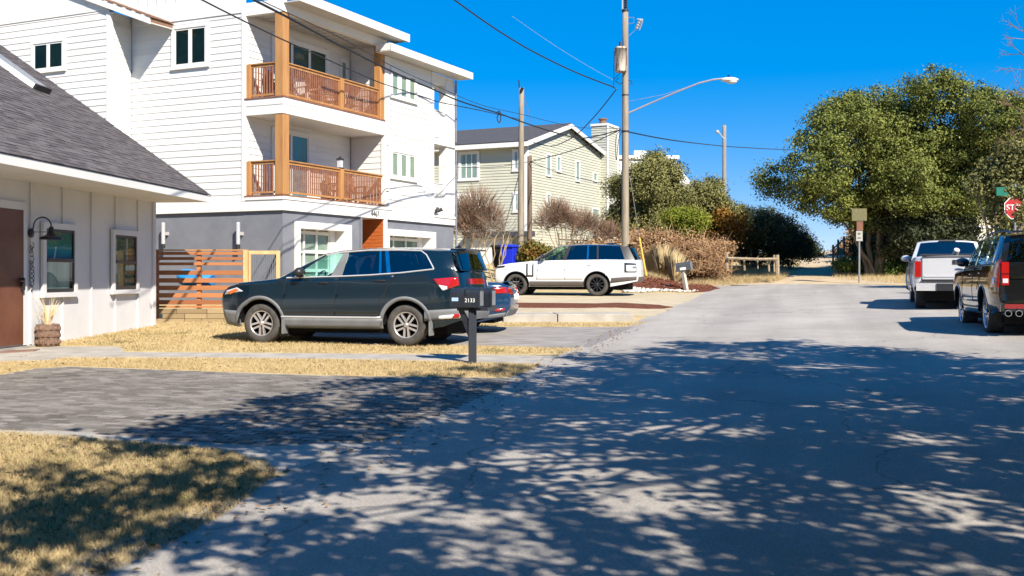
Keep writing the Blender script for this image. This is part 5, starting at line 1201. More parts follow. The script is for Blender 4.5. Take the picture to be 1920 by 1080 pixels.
tah.arches(M['carblack'], .05, .012); tah.mirror(2.15, 1.40, M['carblack']); tah.wheels((6, .028, .032), M['polished'], .28)
# --- silver pickup ahead of it
hd = math.radians(18.0); th4 = math.atan2(-math.cos(hd), -math.sin(hd))
S = dict(L=5.85, hw=1.0, sill=.48, fa=1.0, ra=4.65, wr=.41, arch=.49, fr=.6, ft=.12, rr=.3, rt=.03, tum=.34, cowl=1.65, beltend=3.62, rb=.02, round=.05,
         belt=[(0, 1.05), (.06, 1.14), (.5, 1.2), (1.65, 1.30), (3.62, 1.34), (3.66, 1.38), (5.85, 1.40)],
         roof=[(2.35, 1.82), (2.6, 1.86), (3.2, 1.87), (3.5, 1.84)], seats=[2.7], rim=.62, under=[(0, .45), (.5, .42), (5.2, .50), (5.85, .62)], hm=M['silver'], bow=.05)
ox, oy = place(1711, 30.0, 4.65, th4, .96)
pk = Car('pickup_truck', 'silver pickup truck with a dented tailgate parked ahead of the black SUV', 'pickup', (ox, oy, 1.8-58/F*30.0), th4, S)
pk.lower(M['silver'])
pk.cabin(M['silver'], M['silver'], [(1.65, 1.85, 2.35, 2.4, 'silver'), (1.85, 2.65, 2.4, 2.7, 'glass_tint'), (2.65, 2.75, 2.7, 2.78, 'black'), (2.75, 3.45, 2.78, 3.36, 'glass_tint'), (3.45, 3.62, 3.36, 3.5, 'silver')], (1.65, 2.35), (3.62, 3.5), M['glass_tint'])
pk.doors([(1.7, 1.78), (2.7, 2.7), (3.55, 3.55)], .62, M['silver'], [(2.5, 1.12), (3.4, 1.15)])
# open bed
bd_ = MB(pk.T); bd_.box2((3.7, -.80, .82), (5.80, .80, .86)).box2((3.66, -.84, .8), (3.72, .84, 1.36))
bd_.build('bed_floor', M['dark'], pk.root)
for side in (-1, 1): MB(pk.T).box2((3.7, side*.80, .84), (5.80, side*.93, 1.395)).build('bed_side', M['silver'], pk.root, .01)
tg = end_patch(pk, 5.85, 0, .76, .80, 1.38, M['silver'], 'tailgate', .035)
end_patch(pk, 5.85, .80, .95, .86, 1.28, M['redlamp'], 'tail_lamp', .045)
end_patch(pk, 5.85, 0, .92, .50, .70, M['steel'], 'rear_bumper', .10); end_patch(pk, 5.85, 0, .42, .50, .69, M['black'], 'hitch_step', .13)
MB(pk.T).box2((5.895, -.02, 1.20), (5.925, .28, 1.31)).build('tailgate_handle', M['black'], pk.root)
MB(pk.T).blob((5.91, .13, 1.06), (.012, .11, .035)).build('badge', M['chrome'], pk.root)
end_patch(pk, 5.85, 0, .72, .86, .90, M['silver'], 'tailgate_ridge', .05); MB(pk.T).box2((5.86, -.78, .735), (5.93, .78, .79)).build('tailgate_gap', M['black'], pk.root)
MB(pk.T).box2((5.80, -.76, 1.385), (5.925, .76, 1.405)).build('tailgate_cap', M['black'], pk.root)
MB(pk.T).box2((3.52, -.22, 1.86), (3.60, .22, 1.895)).build('brake_lamp', M['black'], pk.root)
pk.arches(M['silver'], .05, .02); pk.mirror(1.95, 1.42, M['silver']); pk.wheels((6, 0, .07), M['alloy'], .26)
lg = thing('loose_log', 'pale rolled board poking out of the silver pickup bed', 'board', pk.T @ Vector((5.4, -.05, .88)))
MB(pk.T).tube([(5.1, -.12, .9), (5.72, .10, 1.58)], .075, 10).build('roll', M['soffit'], lg)
tb = thing('cargo_box', 'dark low cargo box standing in the silver pickup bed', 'box', pk.T @ Vector((4.3, 0, .88)))
MB(pk.T).box2((3.85, -.74, .87), (4.4, .74, 1.5)).build('lid', M['black'], tb, .02)
# --- grey-green car at the far garage
S = dict(L=4.6, hw=.9, sill=.28, fa=.9, ra=3.6, wr=.33, arch=.39, fr=.8, ft=.25, rr=.7, rt=.2, tum=.42, cowl=1.3, beltend=4.1, belt=[(0, .66), (.1, .76), (.6, .88), (1.3, .97), (2.5, 1.0), (3.6, 1.04), (4.4, 1.04), (4.6, .95)],
         roof=[(2.1, 1.36), (2.5, 1.42), (3.2, 1.42), (3.6, 1.34)], deck=4.05, hm=M['teal'])
th5 = heading(165); cx_, cy_ = (890-960)/F*51.0, 51.0
gc = Car('grey_car', 'grey green car half hidden behind the white house beside the garage', 'car', (cx_-.0, cy_, gz(cx_, cy_)+.1), th5, S)
gc.lower(M['teal']); gc.cabin(M['teal'], M['teal'], [(1.3, 1.55, 2.1, 2.15, 'teal'), (1.55, 2.5, 2.15, 2.6, 'glass_tint'), (2.5, 2.6, 2.6, 2.7, 'black'), (2.6, 3.6, 2.7, 3.4, 'glass_tint'), (3.6, 4.1, 3.4, 3.6, 'teal')], (1.3, 2.1), (4.1, 3.6), M['glass_tint'])
gc.wheels((5, .028, .03), M['alloy'], .22)
# ------------------------------------------------------------ sage house behind
GA = 26*PI/180
gu = Vector((math.sin(GA), math.cos(GA), 0)); GC_ = Vector(((988-960)/F*58, 58, 0)); gzb_ = gz(0, 58)
sage = thing('sage_house', 'pale green lap sided gabled house with dark roof and tall chimney', 'house', (GC_.x, GC_.y, gzb_), math.atan2(gu.y, gu.x))
GF = frame(GC_, math.atan2(gu.y, gu.x)); gw = GF.to_3x3() @ Vector((0, 1, 0)); gu3 = gu
TG = GF; TL = GF @ Matrix.Rotation(-PI/2, 4, 'Z')
def gs(px, py): v = GF.inverted() @ plane_hit(px, py, GC_, gw); return v.x, v.z
def gl(px, py): v = GF.inverted() @ plane_hit(px, py, GC_, gu3); return v.y, v.z
ZEV = 8.95; XPK, ZPK = gs(1063, 240); XRT, ZRT = gs(1128, 293)
def gtop(x): return ZEV+(ZPK-ZEV)*x/XPK if x < XPK else ZPK+(ZRT-ZPK)*(x-XPK)/(XRT-XPK)
XEND = XRT+.4
MB(GF).prism([(.03, gzb_-.5), (XEND, gzb_-.5), (XEND, gtop(XEND)), (XPK, ZPK-.03), (.03, ZEV)], 1, .03, 12).build('wall', M['beige'], sage)
sb = MB(TG); e = .155; z = 2.6; k = 0
while z < ZPK:
    x0, x1 = 0., XEND
    if z > ZEV: x0 = (z-ZEV)/(ZPK-ZEV)*XPK
    if z > gtop(XEND): x1 = XPK+(z-ZPK)/(ZRT-ZPK)*(XRT-XPK)
    if x1 > x0+.1: sb.prism([(-.03, z), (0.02, z), (0.02, z+e+.01), (-.004, z+e+.01)], 0, x0, x1)
    z += e
sb.build('gable_siding', M['beige'], sage)['kind'] = 'stuff'
sb = MB(TL); z = 2.6
while z < ZEV-.1:
    sb.prism([(-.03, z), (0.02, z), (0.02, z+e+.01), (-.004, z+e+.01)], 0, -12, 0); z += e
sb.build('side_siding', M['beige'], sage)['kind'] = 'stuff'
MB(GF).box2((-.05, -.05, 2.2), (.14, .02, ZEV)).box2((-.05, .02, 2.2), (.02, .14, ZEV)).build('corner_board', M['white'], sage)
rk = MB(GF)
rk.prism([(-.5, ZEV-.2), (XPK, ZPK-.02), (XPK, ZPK+.22), (-.5, ZEV+.04)], 1, -.32, -.26); rk.prism([(XPK, ZPK-.02), (XEND+.1, gtop(XEND+.1)-.02), (XEND+.1, gtop(XEND+.1)+.22), (XPK, ZPK+.22)], 1, -.32, -.26)
rk.box2((-.55, -.26, ZEV-.22), (-.45, 12, ZEV+.02)); rk.build('rake_board', M['white'], sage)
rr2 = MB(GF)
rr2.prism([(-.52, ZEV+.0), (XPK, ZPK+.20), (XPK, ZPK+.28), (-.55, ZEV+.08)], 1, -.26, 12); rr2.prism([(XPK, ZPK+.20), (XEND+.3, gtop(XEND+.3)+.20), (XEND+.3, gtop(XEND+.3)+.28), (XPK, ZPK+.28)], 1, -.26, 12)
rr2.build('roof', M['darkroof'], sage)
MB(GF).box2((-.4, .0, ZEV-.24), (.0, 12, ZEV-.20)).build('soffit', M['soffit'], sage)
x0, zt = gs(1122, 240); x1, _ = gs(1152, 246)
x0 += .35
ch = MB(GF).box2((x0, -.45, 2), (x1-.6, .6, zt+.2)).build('chimney', M['beige'], sage)
cs = MB(GF); z = 2.6
while z < zt+.0: cs.box2((x0-.015, -.475, z), (x1-.585, -.44, z+.015)); cs.box2((x0-.025, -.45, z), (x0+.01, .6, z+.015)); z += e
for xx in (x0-.04, x1-.68): cs.box2((xx, -.50, 2), (xx+.14, -.43, zt+.2))
cs.box2((x0-.06, -.5, zt+.18), (x1-.5, .65, zt+.32)); cs.build('chimney_trim', M['white'], ch)
MB(GF).lathe([(.22, zt+.3), (.22, zt+.62), (.28, zt+.62), (.28, zt+.7)], 12, Matrix.Translation((x0+.55, .05, 0)), cap=True).build('flue', M['brownshingle'], ch)
for (pa, pb, ya, yb) in ((1024, 1031, 290, 328), (1044, 1049, 295, 320), (1079, 1085, 303, 338), (1112, 1118, 325, 338), (1025, 1030, 365, 385), (1045, 1049, 370, 385), (1110, 1122, 392, 420)):
    a0, zt_ = gs(pa, ya); a1, _ = gs(pb, ya); _, zb_ = gs(pa, yb)
    window(sage, TG, a0, a1, zb_, zt_, 1, trim=.08, fr=.03, gm=M['glass_win'], back=M['curtain'])
def lwin(pa, pb, ya, yb, n, rails=1, back=None):
    a0, zt_ = gl(pa, ya); a1, _ = gl(pb, ya); _, zb_ = gl(pa, yb)
    return window(sage, TL, -a0, -a1, zb_, zt_, n, trim=.12, fr=.05, gm=M['glass_win'], back=back or M['curtain'], rails=rails)
lwin(864, 896, 289, 336, 3); lwin(965, 972, 284, 318, 1); lwin(966, 972, 364, 395, 1); lwin(862, 880, 368, 395, 2)
# garage below: white doors under a dark band
a0, zt_ = gl(884, 446); a1, _ = gl(962, 446); _, zb_ = gl(884, 501)
MB(TL).box2((-a0, -.10, zb_-.3), (-a1, -.02, zt_)).build('garage_door', M['white'], sage)
a2, zq = gl(884, 438)
MB(TL).box2((-a2-.2, -.5, zq-.22), (-a1+1.3, 0, zq+.05)).build('garage_awning', M['darkroof'], sage)
# low timber fence line along its gable
xa, za = gs(1000, 446); xb, zb2 = gs(1092, 452)
dfn = thing('deck_rail', 'thin dark rail fence along the foot of the green house gable', 'fence', GF @ Vector((xa, -1.5, gzb_+.3)))
MB(GF).tube([(xa, -1.5, za-.1), (xb, -1.5, zb2-.05)], .05, 6).build('rail', M['bark'], dfn)
for k in range(8): x = xa+(xb-xa)*k/7; MB(GF).tube([(x, -1.5, gzb_), (x, -1.5, za+.25)], .035, 5).build('post', M['bark'], dfn)
# ------------------------------------------------------------ white house behind the shrubs, cream house on the right
o = thing('white_house', 'white flat topped house mostly hidden behind the dune shrubs', 'house', P(1205, 470, 84)); q = Matrix.Translation((P(1205, 470, 84).x, 84, 0))
zt_ = P(0, 298, 84).z
MB(q).box2((-2.6, 0, 2), (2.6, 9, zt_)).build('wall', M['white'], o); MB(q).box2((-2.8, -.2, zt_), (2.8, 9.2, zt_+.25)).box2((-.6, .5, zt_+.25), (.4, 1.5, zt_+.7)).build('parapet', M['white'], o)
window(o, q @ Matrix.Translation((0, -.0, 0)), -2.2, -.9, zt_-6.2, zt_-4.8, 2); window(o, q, .6, 1.9, zt_-3.0, zt_-1.6, 2)
MB(q).prism([(2.6, 2), (5.0, 2), (5.0, zt_-3.3), (2.6, zt_-.2)], 1, .5, 9).build('wing', M['white'], o)
o = thing('cream_house', 'pale yellow house with white stair railing glimpsed between trees above the black SUV', 'house', P(1858, 500, 66)); q = Matrix.Translation((P(1858, 470, 66).x, 66, 0))
z0 = P(0, 428, 66).z; zt_ = P(0, 330, 66).z
MB(q).box2((-.9, 0, 1), (6, 7, zt_)).build('wall', M['cream'], o)
bs = MB(q); z = z0-.2
while z < zt_: bs.box2((-.92, -.03, z), (6, 0, z+.02)); z += .2
bs.build('siding', M['cream'], o)['kind'] = 'stuff'
z1_ = P(0, 458, 66).z
for k in range(13):
    x = -1.4+k*.17; MB(q).tube([(x-.55, -.6, z1_-.3), (x+.35, -.6, z0+.15)], .03, 5).build('stair_baluster', M['white'], o)
MB(q).box2((-1.5, -.66, z0-.02), (3, -.54, z0+.08)).build('handrail', M['white'], o)
# ------------------------------------------------------------ utility poles and wires
def pole(name, lab, px, d, r0, r1, ytop, m, dz=-.5, lean=0):
    b = P(px, HZ, d); b.z = gz(b.x, d); t = thing(name, lab, 'utility pole', b, 0, None)
    zt = P(px, ytop, d).z; n = 9
    pts = [(b.x+lean*(k/n), d, b.z+dz+(zt-b.z-dz)*k/n) for k in range(n+1)]
    mb = MB(); mb.smooth = True; mb.tube(pts, [r0+(r1-r0)*k/n for k in range(n+1)], 14); mb.build('pole', m, t); return t, b
pA, bA = pole('utility_pole', 'tall weathered utility pole with rusty transformer behind the white SUV', 1172.5, 44, .165, .115, 22, M['wood_pole'])
D = 44.
def pt(px, py, d=D, dy=0): v = P(px, py, d); v.y += dy; return v
MB().tube([pt(1172, 22), pt(1172, 18)], .14, 12).build('cap', M['black'], pA)
ins = MB()
a, b = pt(1173, 20), pt(1173, -6); ins.tube([a+(b-a)*k/12 for k in range(13)], [.05+.035*(k % 2) for k in range(13)], 10); ins.build('insulator', M['black'], pA)
MB().tube([pt(1167, 18), pt(1167, 0)], .03, 6).build('ground_rod', M['palewire'], pA)
tr = MB(); tr.smooth = True; cx = pt(1163, 115); cx.y -= .22; r = .245
za, zb = pt(0, 137).z, pt(0, 93).z
tr.lathe([(.0, za), (r*.94, za), (r, za+.04), (r, zb-.03), (r*1.03, zb-.03), (r*1.03, zb+.02), (r*.7, zb+.07), (0, zb+.08)], 24, Matrix.Translation((cx.x, cx.y, 0)))
trf = tr.build('transformer', M['rust'], pA)
MB().tube([(cx.x-.03, cx.y, zb+.06), (cx.x-.03, cx.y, zb+.28)], [.06, .035], 8).build('bushing', M['black'], trf)
MB().box2((cx.x, cx.y+.15, za+.2), (cx.x+.2, cx.y+.3, za+.35)).build('bracket', M['galv'], trf)
fz = MB()
f0, f1 = pt(1200, 38, D, -.1), pt(1192, 56, D, -.1); fz.tube([f0+(f1-f0)*k/8 for k in range(9)], [.05+.03*(k % 2) for k in range(9)], 8)
fz.tube([pt(1204, 40, D, -.12), pt(1198, 57, D, -.12)], .035, 6).tube([pt(1175, 33), pt(1188, 34, D, -.1), pt(1188, 44, D, -.1), pt(1176, 45)], .016, 5).tube([f1, pt(1178, 68)], .012, 5).tube([pt(1194, 37, D, -.1), pt(1205, 38, D, -.1)], .03, 6)
fz.build('fuse_cutout', M['galv'], pA)
MB().tube([pt(1162, 137), pt(1151, 150), pt(1150, 165), pt(1158, 168)], .012, 5).tube([pt(1152, 95), pt(1151, 130), pt(1151, 160)], .012, 5).tube([pt(1160, 146), pt(1154, 152), pt(1163, 158), pt(1170, 152)], .02, 5).tube([pt(1178, 150), pt(1184, 152), pt(1186, 160), pt(1181, 156)], .018, 5).build('drop_wire', M['wire'], pA)
MB().tube([pt(1172, 177.5), pt(1172, 179.5)], .145, 12).tube([pt(1172.5, 245), pt(1172.5, 248)], .155, 12).build('pole_band', M['black'], pA)
arm = MB(); arm.tube([pt(1178, 212), pt(1215, 197, D, -.3), pt(1260, 180, D, -.8), pt(1300, 166, D, -1.2), pt(1325, 161, D, -1.4), pt(1342, 160, D, -1.5)], .032, 8)
arm.tube([pt(1180, 190), pt(1240, 182, D, -.6), pt(1300, 167, D, -1.2)], .008, 4); sa = arm.build('lamp_arm', mat('pinkish_arm', (.50, .42, .42), .5, .4), pA)
hd_ = MB(); hd_.smooth = True; hc_ = pt(1353, 163, D, -1.6); hd_.blob(hc_, (.36, .17, .10), 16, 10); hd_.blob(hc_+Vector((.08, 0, -.06)), (.22, .14, .10), 14, 8); hd_.build('lamp_head', mat('lamp_housing', (.62, .58, .52), .5), sa)
MB().lathe([(.05, 0), (.05, .09), (0, .10)], 10, Matrix.Translation(hc_+Vector((-.03, 0, .09)))).build('photo_cell', M['blue'], sa)
pB, bB = pole('utility_pole', 'plain weathered utility pole in front of the green house corner', 975.5, 50, .15, .12, 165, M['wood_pole'], lean=.06)
mb = MB(); mb.tube([pt(974, 168, 50), pt(973, 150, 50)], .035, 6).tube([pt(977, 172, 50, -.15), pt(980, 166, 50, -.2)], .07, 8).build('insulator', M['black'], pB)
pC, bC = pole('utility_pole', 'short dark brown pole right of the green house corner board', 993, 52.5, .13, .11, 293, M['brown_pole'])
pE, bE = pole('utility_pole', 'distant thin utility pole rising behind the dune shrubs', 1358, 76, .17, .13, 235, M['wood_pole'])
MB().tube([pt(1357, 262, 76, -.2), pt(1345, 246, 76, -.2), pt(1342, 250, 76, -.2)], .04, 5).blob(pt(1344, 248, 76, -.2), .14, 8, 6).build('side_lamp', M['palewire'], pE)
MB().tube([pt(1355.5, 238, 76, -.16), pt(1356, 330, 76, -.16), pt(1357, 385, 76, -.16)], .05, 6).build('conduit', M['galv'], pE)
def cable(lab, pts, r, m=None, group='overhead cables'):
    """pts: (px, py, depth); smooth curve through them"""
    p = [P(*q) for q in pts]; out = []
    for i in range(len(p)-1):
        a, b, c, d = p[max(i-1, 0)], p[i], p[i+1], p[min(i+2, len(p)-1)]
        for k in range(8):
            t = k/8; out.append(.5*((2*b)+(c-a)*t+(2*a-5*b+4*c-d)*t*t+(3*b-a-3*c+d)*t**3))
    out.append(p[-1]); return tag(MB().tube(out, r, 5).build('cable', m or M['wire']), lab, 'cable', group)
cable('dark cable sagging from the top of the picture to the transformer pole', [(700, -130, 30), (790, -48, 33), (852, 0, 36), (930, 55, 38.5), (1000, 97, 40.4), (1080, 136, 42.4), (1152, 164, 43.9)], .026)
cable('faint pale wire high in the sky left of the transformer', [(960, 30, 36), (1010, 65, 38.5), (1060, 98, 40.5), (1110, 128, 42.4), (1150, 150, 43.9)], .006, M['palewire'])
cable('thick dark cable crossing the upper balcony roof beam and sinking to the transformer pole', [(420, -30, 19), (476, 0, 20.5), (542, 34, 22.5), (637, 85, 26), (739, 136, 30), (815, 169, 33.5), (855, 187, 35.5), (900, 202, 37.5), (936, 213, 39), (980, 229, 40.5), (1039, 248, 42), (1094, 259, 43), (1164, 243, 43.9)], .026)
cable('thin dark cable crossing the upper balcony railing', [(320, -30, 17.5), (379, 0, 19), (440, 31, 21), (508, 64, 23), (547, 82, 24.5), (612, 111, 27), (700, 150, 30.5), (739, 164, 32), (815, 189, 35), (855, 198, 36.5), (900, 207, 38), (975, 224, 50)], .016)
cable('slim upper cable running just above the thick one past the roof end', [(440, -25, 19.5), (500, 6, 21), (637, 70, 26), (739, 126, 30), (815, 160, 33.5), (900, 196, 37.5), (976, 214, 39.4), (1080, 238, 42), (1164, 241, 43.9)], .010)
cable('service drop curving from the transformer pole down to the green house roof', [(1156, 167, 43.9), (1122, 210, 46), (1086, 248, 49), (1062, 264, 51), (1033, 274, 54), (1000, 267, 57)], .022)
cable('cable running down left from the transformer pole to the short brown pole', [(1164, 243, 43.9), (1108, 269, 46.5), (1060, 286, 49), (1019, 297, 51.5), (994, 303, 52.3)], .020)
cable('thin wire stretched from the short brown pole across the gable windows', [(994, 303, 52.3), (1040, 321, 55), (1090, 335, 59), (1135, 345, 62)], .016)
cable('thin wire stretched left from the short brown pole to the white house', [(993, 303, 52.3), (940, 312, 49), (895, 314, 46), (853, 313, 42)], .012)
cable('long dark cable running right from the transformer pole across the distant pole', [(1176, 247, 43.9), (1261, 263, 55), (1356, 274, 75.8), (1419, 278, 82), (1480, 281, 88), (1700, 290, 110)], .03)
cable('drooping dark slack loop hanging beside the transformer pole', [(1166, 244, 43.8), (1157, 252, 43.8), (1154, 275, 43.8), (1156, 300, 43.8), (1160, 262, 43.8), (1167, 246, 43.8)], .014)
cable('pale guy wire leaning from the plain pole to the green roof', [(979, 170, 50), (990, 205, 52), (1001, 258, 56)], .012, M['palewire'])
cable('coiled spare cable hanging on the thick line left of the plain pole', [(930, 212, 39), (937, 209, 39), (939, 222, 39), (936, 230, 39), (932, 222, 39), (936, 211, 39)], .02)
# ------------------------------------------------------------ mailboxes
def mailbox_shape(T, L, wd, h, parent, m, mouth=True):
    r = wd/2; prof = [(-r, 0), (r, 0), (r, h-r)]+[(r*math.cos(q), h-r+r*math.sin(q)) for q in [PI*k/10 for k in range(1, 10)]]+[(-r, h-r)]
    o = MB(T).prism(prof, 0, -L/2, L/2).build('box', m, parent, .006)
    if mouth: MB(T).prism([(a*1.06, -.006+b*1.03) for a, b in prof], 0, L/2-.005, L/2+.03).build('lid', M['galv'] if mouth == 2 else M['blackbox'], o)
    return o
mg = G(886, 682.5); mx = thing('twin_mailbox', 'black double mailbox on one dark post in front of the navy SUV', 'mailbox', mg)
d_ = mg.y; s_ = d_/F
ztop_ = P(886, 541, d_).z; zbot = P(886, 574, d_).z; rot = -.26
MB().box2((mg.x-.062, d_-.062, mg.z-.1), (mg.x+.062, d_+.062, zbot-.03)).build('post', mat('dark_post', (.02, .024, .035), .6), mx, .008)
br = MB(Matrix.Translation((mg.x, d_, 0)) @ Matrix.Rotation(rot, 4, 'Z')); br.box2((-.24, -.05, zbot-.07), (.26, .45, zbot-.02)); br.prism([(-.05, zbot-.5), (.05, zbot-.42), (-.15, zbot-.07), (-.22, zbot-.07)], 1, -.04, .04)
br.build('support', M['blackbox'], mx)
L_, H_ = .46, ztop_-zbot+.03
T1 = Matrix.Translation((P(873, 0, d_).x, d_-.02, zbot-.02)) @ Matrix.Rotation(rot, 4, 'Z'); T2 = Matrix.Translation((P(896, 0, d_+.36).x, d_+.36, zbot-.02)) @ Matrix.Rotation(rot, 4, 'Z')
for T in (T1, T2):
    o = mailbox_shape(T, L_, .19, H_, mx, M['blackbox'])
    pr = MB(T).box2((L_/2+.028, -.08, .03), (L_/2+.040, .08, H_-.05)).build('door_edge', M['galv'], o)
    if T is T1:
        text('2133', 'box_number', .085, M['signwhite'], T @ Matrix.Translation((.10, -.0975, .11)) @ RX, o, .002)
        MB(T).box2((-.195, -.099, .10), (-.09, -.094, .155)).build('emblem', mat('pale_blue_label', (.35, .5, .75), .5), o)
        MB(T).box2((.03, -.112, .20), (.05, -.095, .30)).build('flag', M['blackbox'], o)
mg2 = G(1288, 546); m2 = thing('leaning_mailbox', 'grey mailbox on a leaning pale wooden post at the mulch bed corner', 'mailbox', mg2)
top = P(1280, 505, mg2.y)
MB().tube([mg2+Vector((0, 0, -.1)), top], .10, 4).build('post', mat('pale_post', (.58, .52, .44), .7, col2=(.42, .37, .3), scale=8), m2)
T = Matrix.Translation(top+Vector((.07, 0, -.06))) @ Matrix.Rotation(-.35, 4, 'Z') @ Matrix.Rotation(-.14, 4, 'Y')
o = mailbox_shape(T, .62, .30, .36, m2, mat('dark_grey_box', (.075, .08, .085), .5, col2=(.05, .055, .06)), 2)
MB(T).box2((-.14, -.156, .04), (.10, -.148, .14)).build('label_plate', M['signwhite'], o)
# yellow guy guard
ya, yb = P(1199, 446, 47.5), P(1212, 518, 46.3)
gy = thing('guy_guard', 'leaning yellow plastic guy wire guard right of the tall pole', 'guy guard', yb); MB().tube([yb, ya], .042, 8).build('sleeve', M['yellow'], gy); MB().tube([ya, P(1181, 330, 45)], .012, 4).build('guy_wire', M['palewire'], gy)
# bins by the garage
def wbin(name, lab, px, py, d, wd, h, m):
    b = P(px, py, d); t = thing(name, lab, 'bin', b); q = Matrix.Translation(b) @ Matrix.Rotation(-.4, 4, 'Z')
    MB(q).box((0, 0, h*.45), (wd*.8, wd*.8, h*.9), taper=1.2).build('body', m, t, .02); MB(q).box((0, -.02, h*.94), (wd*1.1, wd*1.12, h*.1), taper=.85).build('lid', m, t, .015)
    for k in (-1, 1): MB(q).lathe([(.0, -.03), (.11, -.03), (.11, .03), (0, .03)], 12, Matrix.Translation((k*wd*.35, wd*.42, .10)) @ Matrix.Rotation(PI/2, 4, 'Y')).build('wheel', M['black'], t)
wbin('wheeled_bin', 'bright blue wheeled recycling bin by the garage', 955, 502, 47.0, .62, 1.0, M['binblue']); wbin('wheeled_bin', 'black wheeled rubbish bin left of the blue bin', 938, 502, 47.6, .6, 1.0, M['black'])
# ------------------------------------------------------------ signs, posts and rails at the path
def beam(a, b, r, n=6): return MB().tube([a, b], r, n)
d1 = 51.5
sg = thing('beach_access_sign', 'shade-darkened brown and white beach access signs stacked on one post under the big tree', 'sign', P(1611, 500, d1))
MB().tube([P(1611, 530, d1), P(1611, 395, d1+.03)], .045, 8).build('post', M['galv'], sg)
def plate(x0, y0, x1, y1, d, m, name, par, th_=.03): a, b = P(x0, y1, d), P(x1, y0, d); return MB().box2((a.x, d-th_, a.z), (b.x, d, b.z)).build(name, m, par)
plate(1597, 391, 1625, 414, d1-.02, M['signbrown'], 'upper_board', sg); plate(1606, 415, 1618, 432, d1-.02, M['signorange'], 'middle_board', sg); pw = plate(1605, 433, 1617, 452, d1-.02, mat('shaded_white_sign', (.34, .33, .30), .7), 'lower_board', sg)  # white board colour also darkened with the tree's shade
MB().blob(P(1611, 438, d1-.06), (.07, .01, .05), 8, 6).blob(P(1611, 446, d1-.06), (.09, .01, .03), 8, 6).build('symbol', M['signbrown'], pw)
pf = thing('stair_rail', 'dark wooden posts with a sloping handrail at the head of the beach path', 'handrail', P(1562, 505, 61))
ps = [(1562, 459, 497, 61), (1571.5, 449, 496, 62.5), (1582.5, 443, 496, 63.5)]
for (px, yt, yb_, d) in ps: beam(P(px, yb_+8, d), P(px, yt, d), .06, 4).build('post', M['bark'], pf)
beam(P(1560, 468, 61), P(1584, 447, 63.5), .05, 4).build('handrail', M['bark'], pf)
ds = thing('bag_dispenser', 'white box with a small teal notice fixed beside the path handrail', 'dispenser', P(1577, 500, 62)); plate(1571, 478, 1583, 497, 62, mat('pale_grey_box', (.5, .55, .6), .5), 'box', ds, .25); plate(1573, 465, 1580, 477, 62, mat('teal_notice', (.05, .28, .27), .5), 'notice', ds)
rf_ = thing('split_rail_fence', 'weathered single rail fence in front of the dark hedge', 'fence', P(1410, 505, 54))
for (px, yt, yb_, r) in ((1362, 473, 503, .09), (1457, 478, 511, .10), (1395, 488, 503, .05), (1451, 478, 506, .045), (1441, 490, 505, .05), (1420, 482, 500, .035)):
    beam(P(px+1, yb_+4, 53.5), P(px, yt, 53.5), r).build('post', M['railwood'], rf_)
beam(P(1364, 484, 53.3), P(1420, 486, 53.2), .075).build('rail', M['railwood'], rf_); beam(P(1420, 486, 53.2), P(1457, 485.5, 53.3), .07).build('rail', M['railwood'], rf_)
wp = thing('wooden_post', 'lone weathered wooden post in the green ground cover right of the path', 'post', P(1653, 505, 57)); beam(P(1653, 508, 57), P(1653, 470, 57), .10, 8).build('shaft', M['railwood'], wp)
dst = 36.5
st = thing('stop_sign', 'red octagonal stop sign half hidden by leaves under a green street name plate', 'sign', (P(1903, 0, dst).x, dst, gz(P(1903, 0, dst).x, dst)))
cxs, czs = P(1904, 389.5, dst).x, P(1899, 389.5, dst).z; R_ = .38/math.cos(PI/8)
oc = [(cxs+R_*math.cos(PI/8+k*PI/4), czs+R_*math.sin(PI/8+k*PI/4)) for k in range(8)]
MB().prism(oc, 1, dst-.02, dst-.012).build('border', M['signwhite'], st)
ic = [(cxs+(R_-.025)*math.cos(PI/8+k*PI/4), czs+(R_-.025)*math.sin(PI/8+k*PI/4)) for k in range(8)]
fc = MB().prism(ic, 1, dst-.026, dst-.021).build('face', M['stopred'], st)
text('STOP', 'lettering', .27, M['signwhite'], Matrix.Translation((cxs, dst-.028, czs)) @ RX, fc, .002)
MB().tube([(cxs, dst+.03, st.location.z-.2), (cxs, dst+.03, P(0, 345, dst).z)], .035, 8).build('post', M['galv'], st)
za, zb = P(0, 367, dst).z, P(0, 351, dst).z
MB().box2((P(1868, 0, dst).x, dst-.02, za), (P(1935, 0, dst).x, dst-.005, zb)).build('name_plate', M['signgreen'], st)
# ------------------------------------------------------------ vegetation
def pts_in(lobes, n, clump, shell=.75):
    """clumped points in ellipsoid lobes [(centre, radii)]: leafy tufts near the surface with gaps between"""
    vol = np.array([r[0]*r[1]*r[2] for c, r in lobes])**.75; cnt = np.maximum(1, (n*vol/vol.sum()).astype(int)); P_, O_ = [], []
    per = clump[1]
    for (c, r), k in zip(lobes, cnt):
        m = max(1, k//per); dv = RNG.normal(size=(m, 3)); dv /= np.linalg.norm(dv, axis=1)[:, None]
        rad = shell+(1.05-shell)*RNG.random(m); rad = np.where(RNG.random(m) < .22, RNG.random(m)**.5*shell, rad)
        ctr = np.array(c)+dv*np.array(r)*rad[:, None]; s = clump[0]*(.6+.8*RNG.random(m))
        pp = ctr[:, None, :]+RNG.normal(size=(m, per, 3))*(s[:, None, None])*np.array([1, 1, .65]); of = pp-ctr[:, None, :]; of /= np.linalg.norm(of, axis=2)[:, :, None]+1e-6; P_.append(pp.reshape(-1, 3)); O_.append((of*.9+dv[:, None, :]*.45).reshape(-1, 3))
    return np.concatenate(P_), np.concatenate(O_)
def lobe(px, py, rp, d, dy=0, sq=.9): c = P(px, py, d); k = d/F; c.y += dy; return ((c.x, c.y, c.z), (rp*k, rp*k*1.0, rp*k*sq))
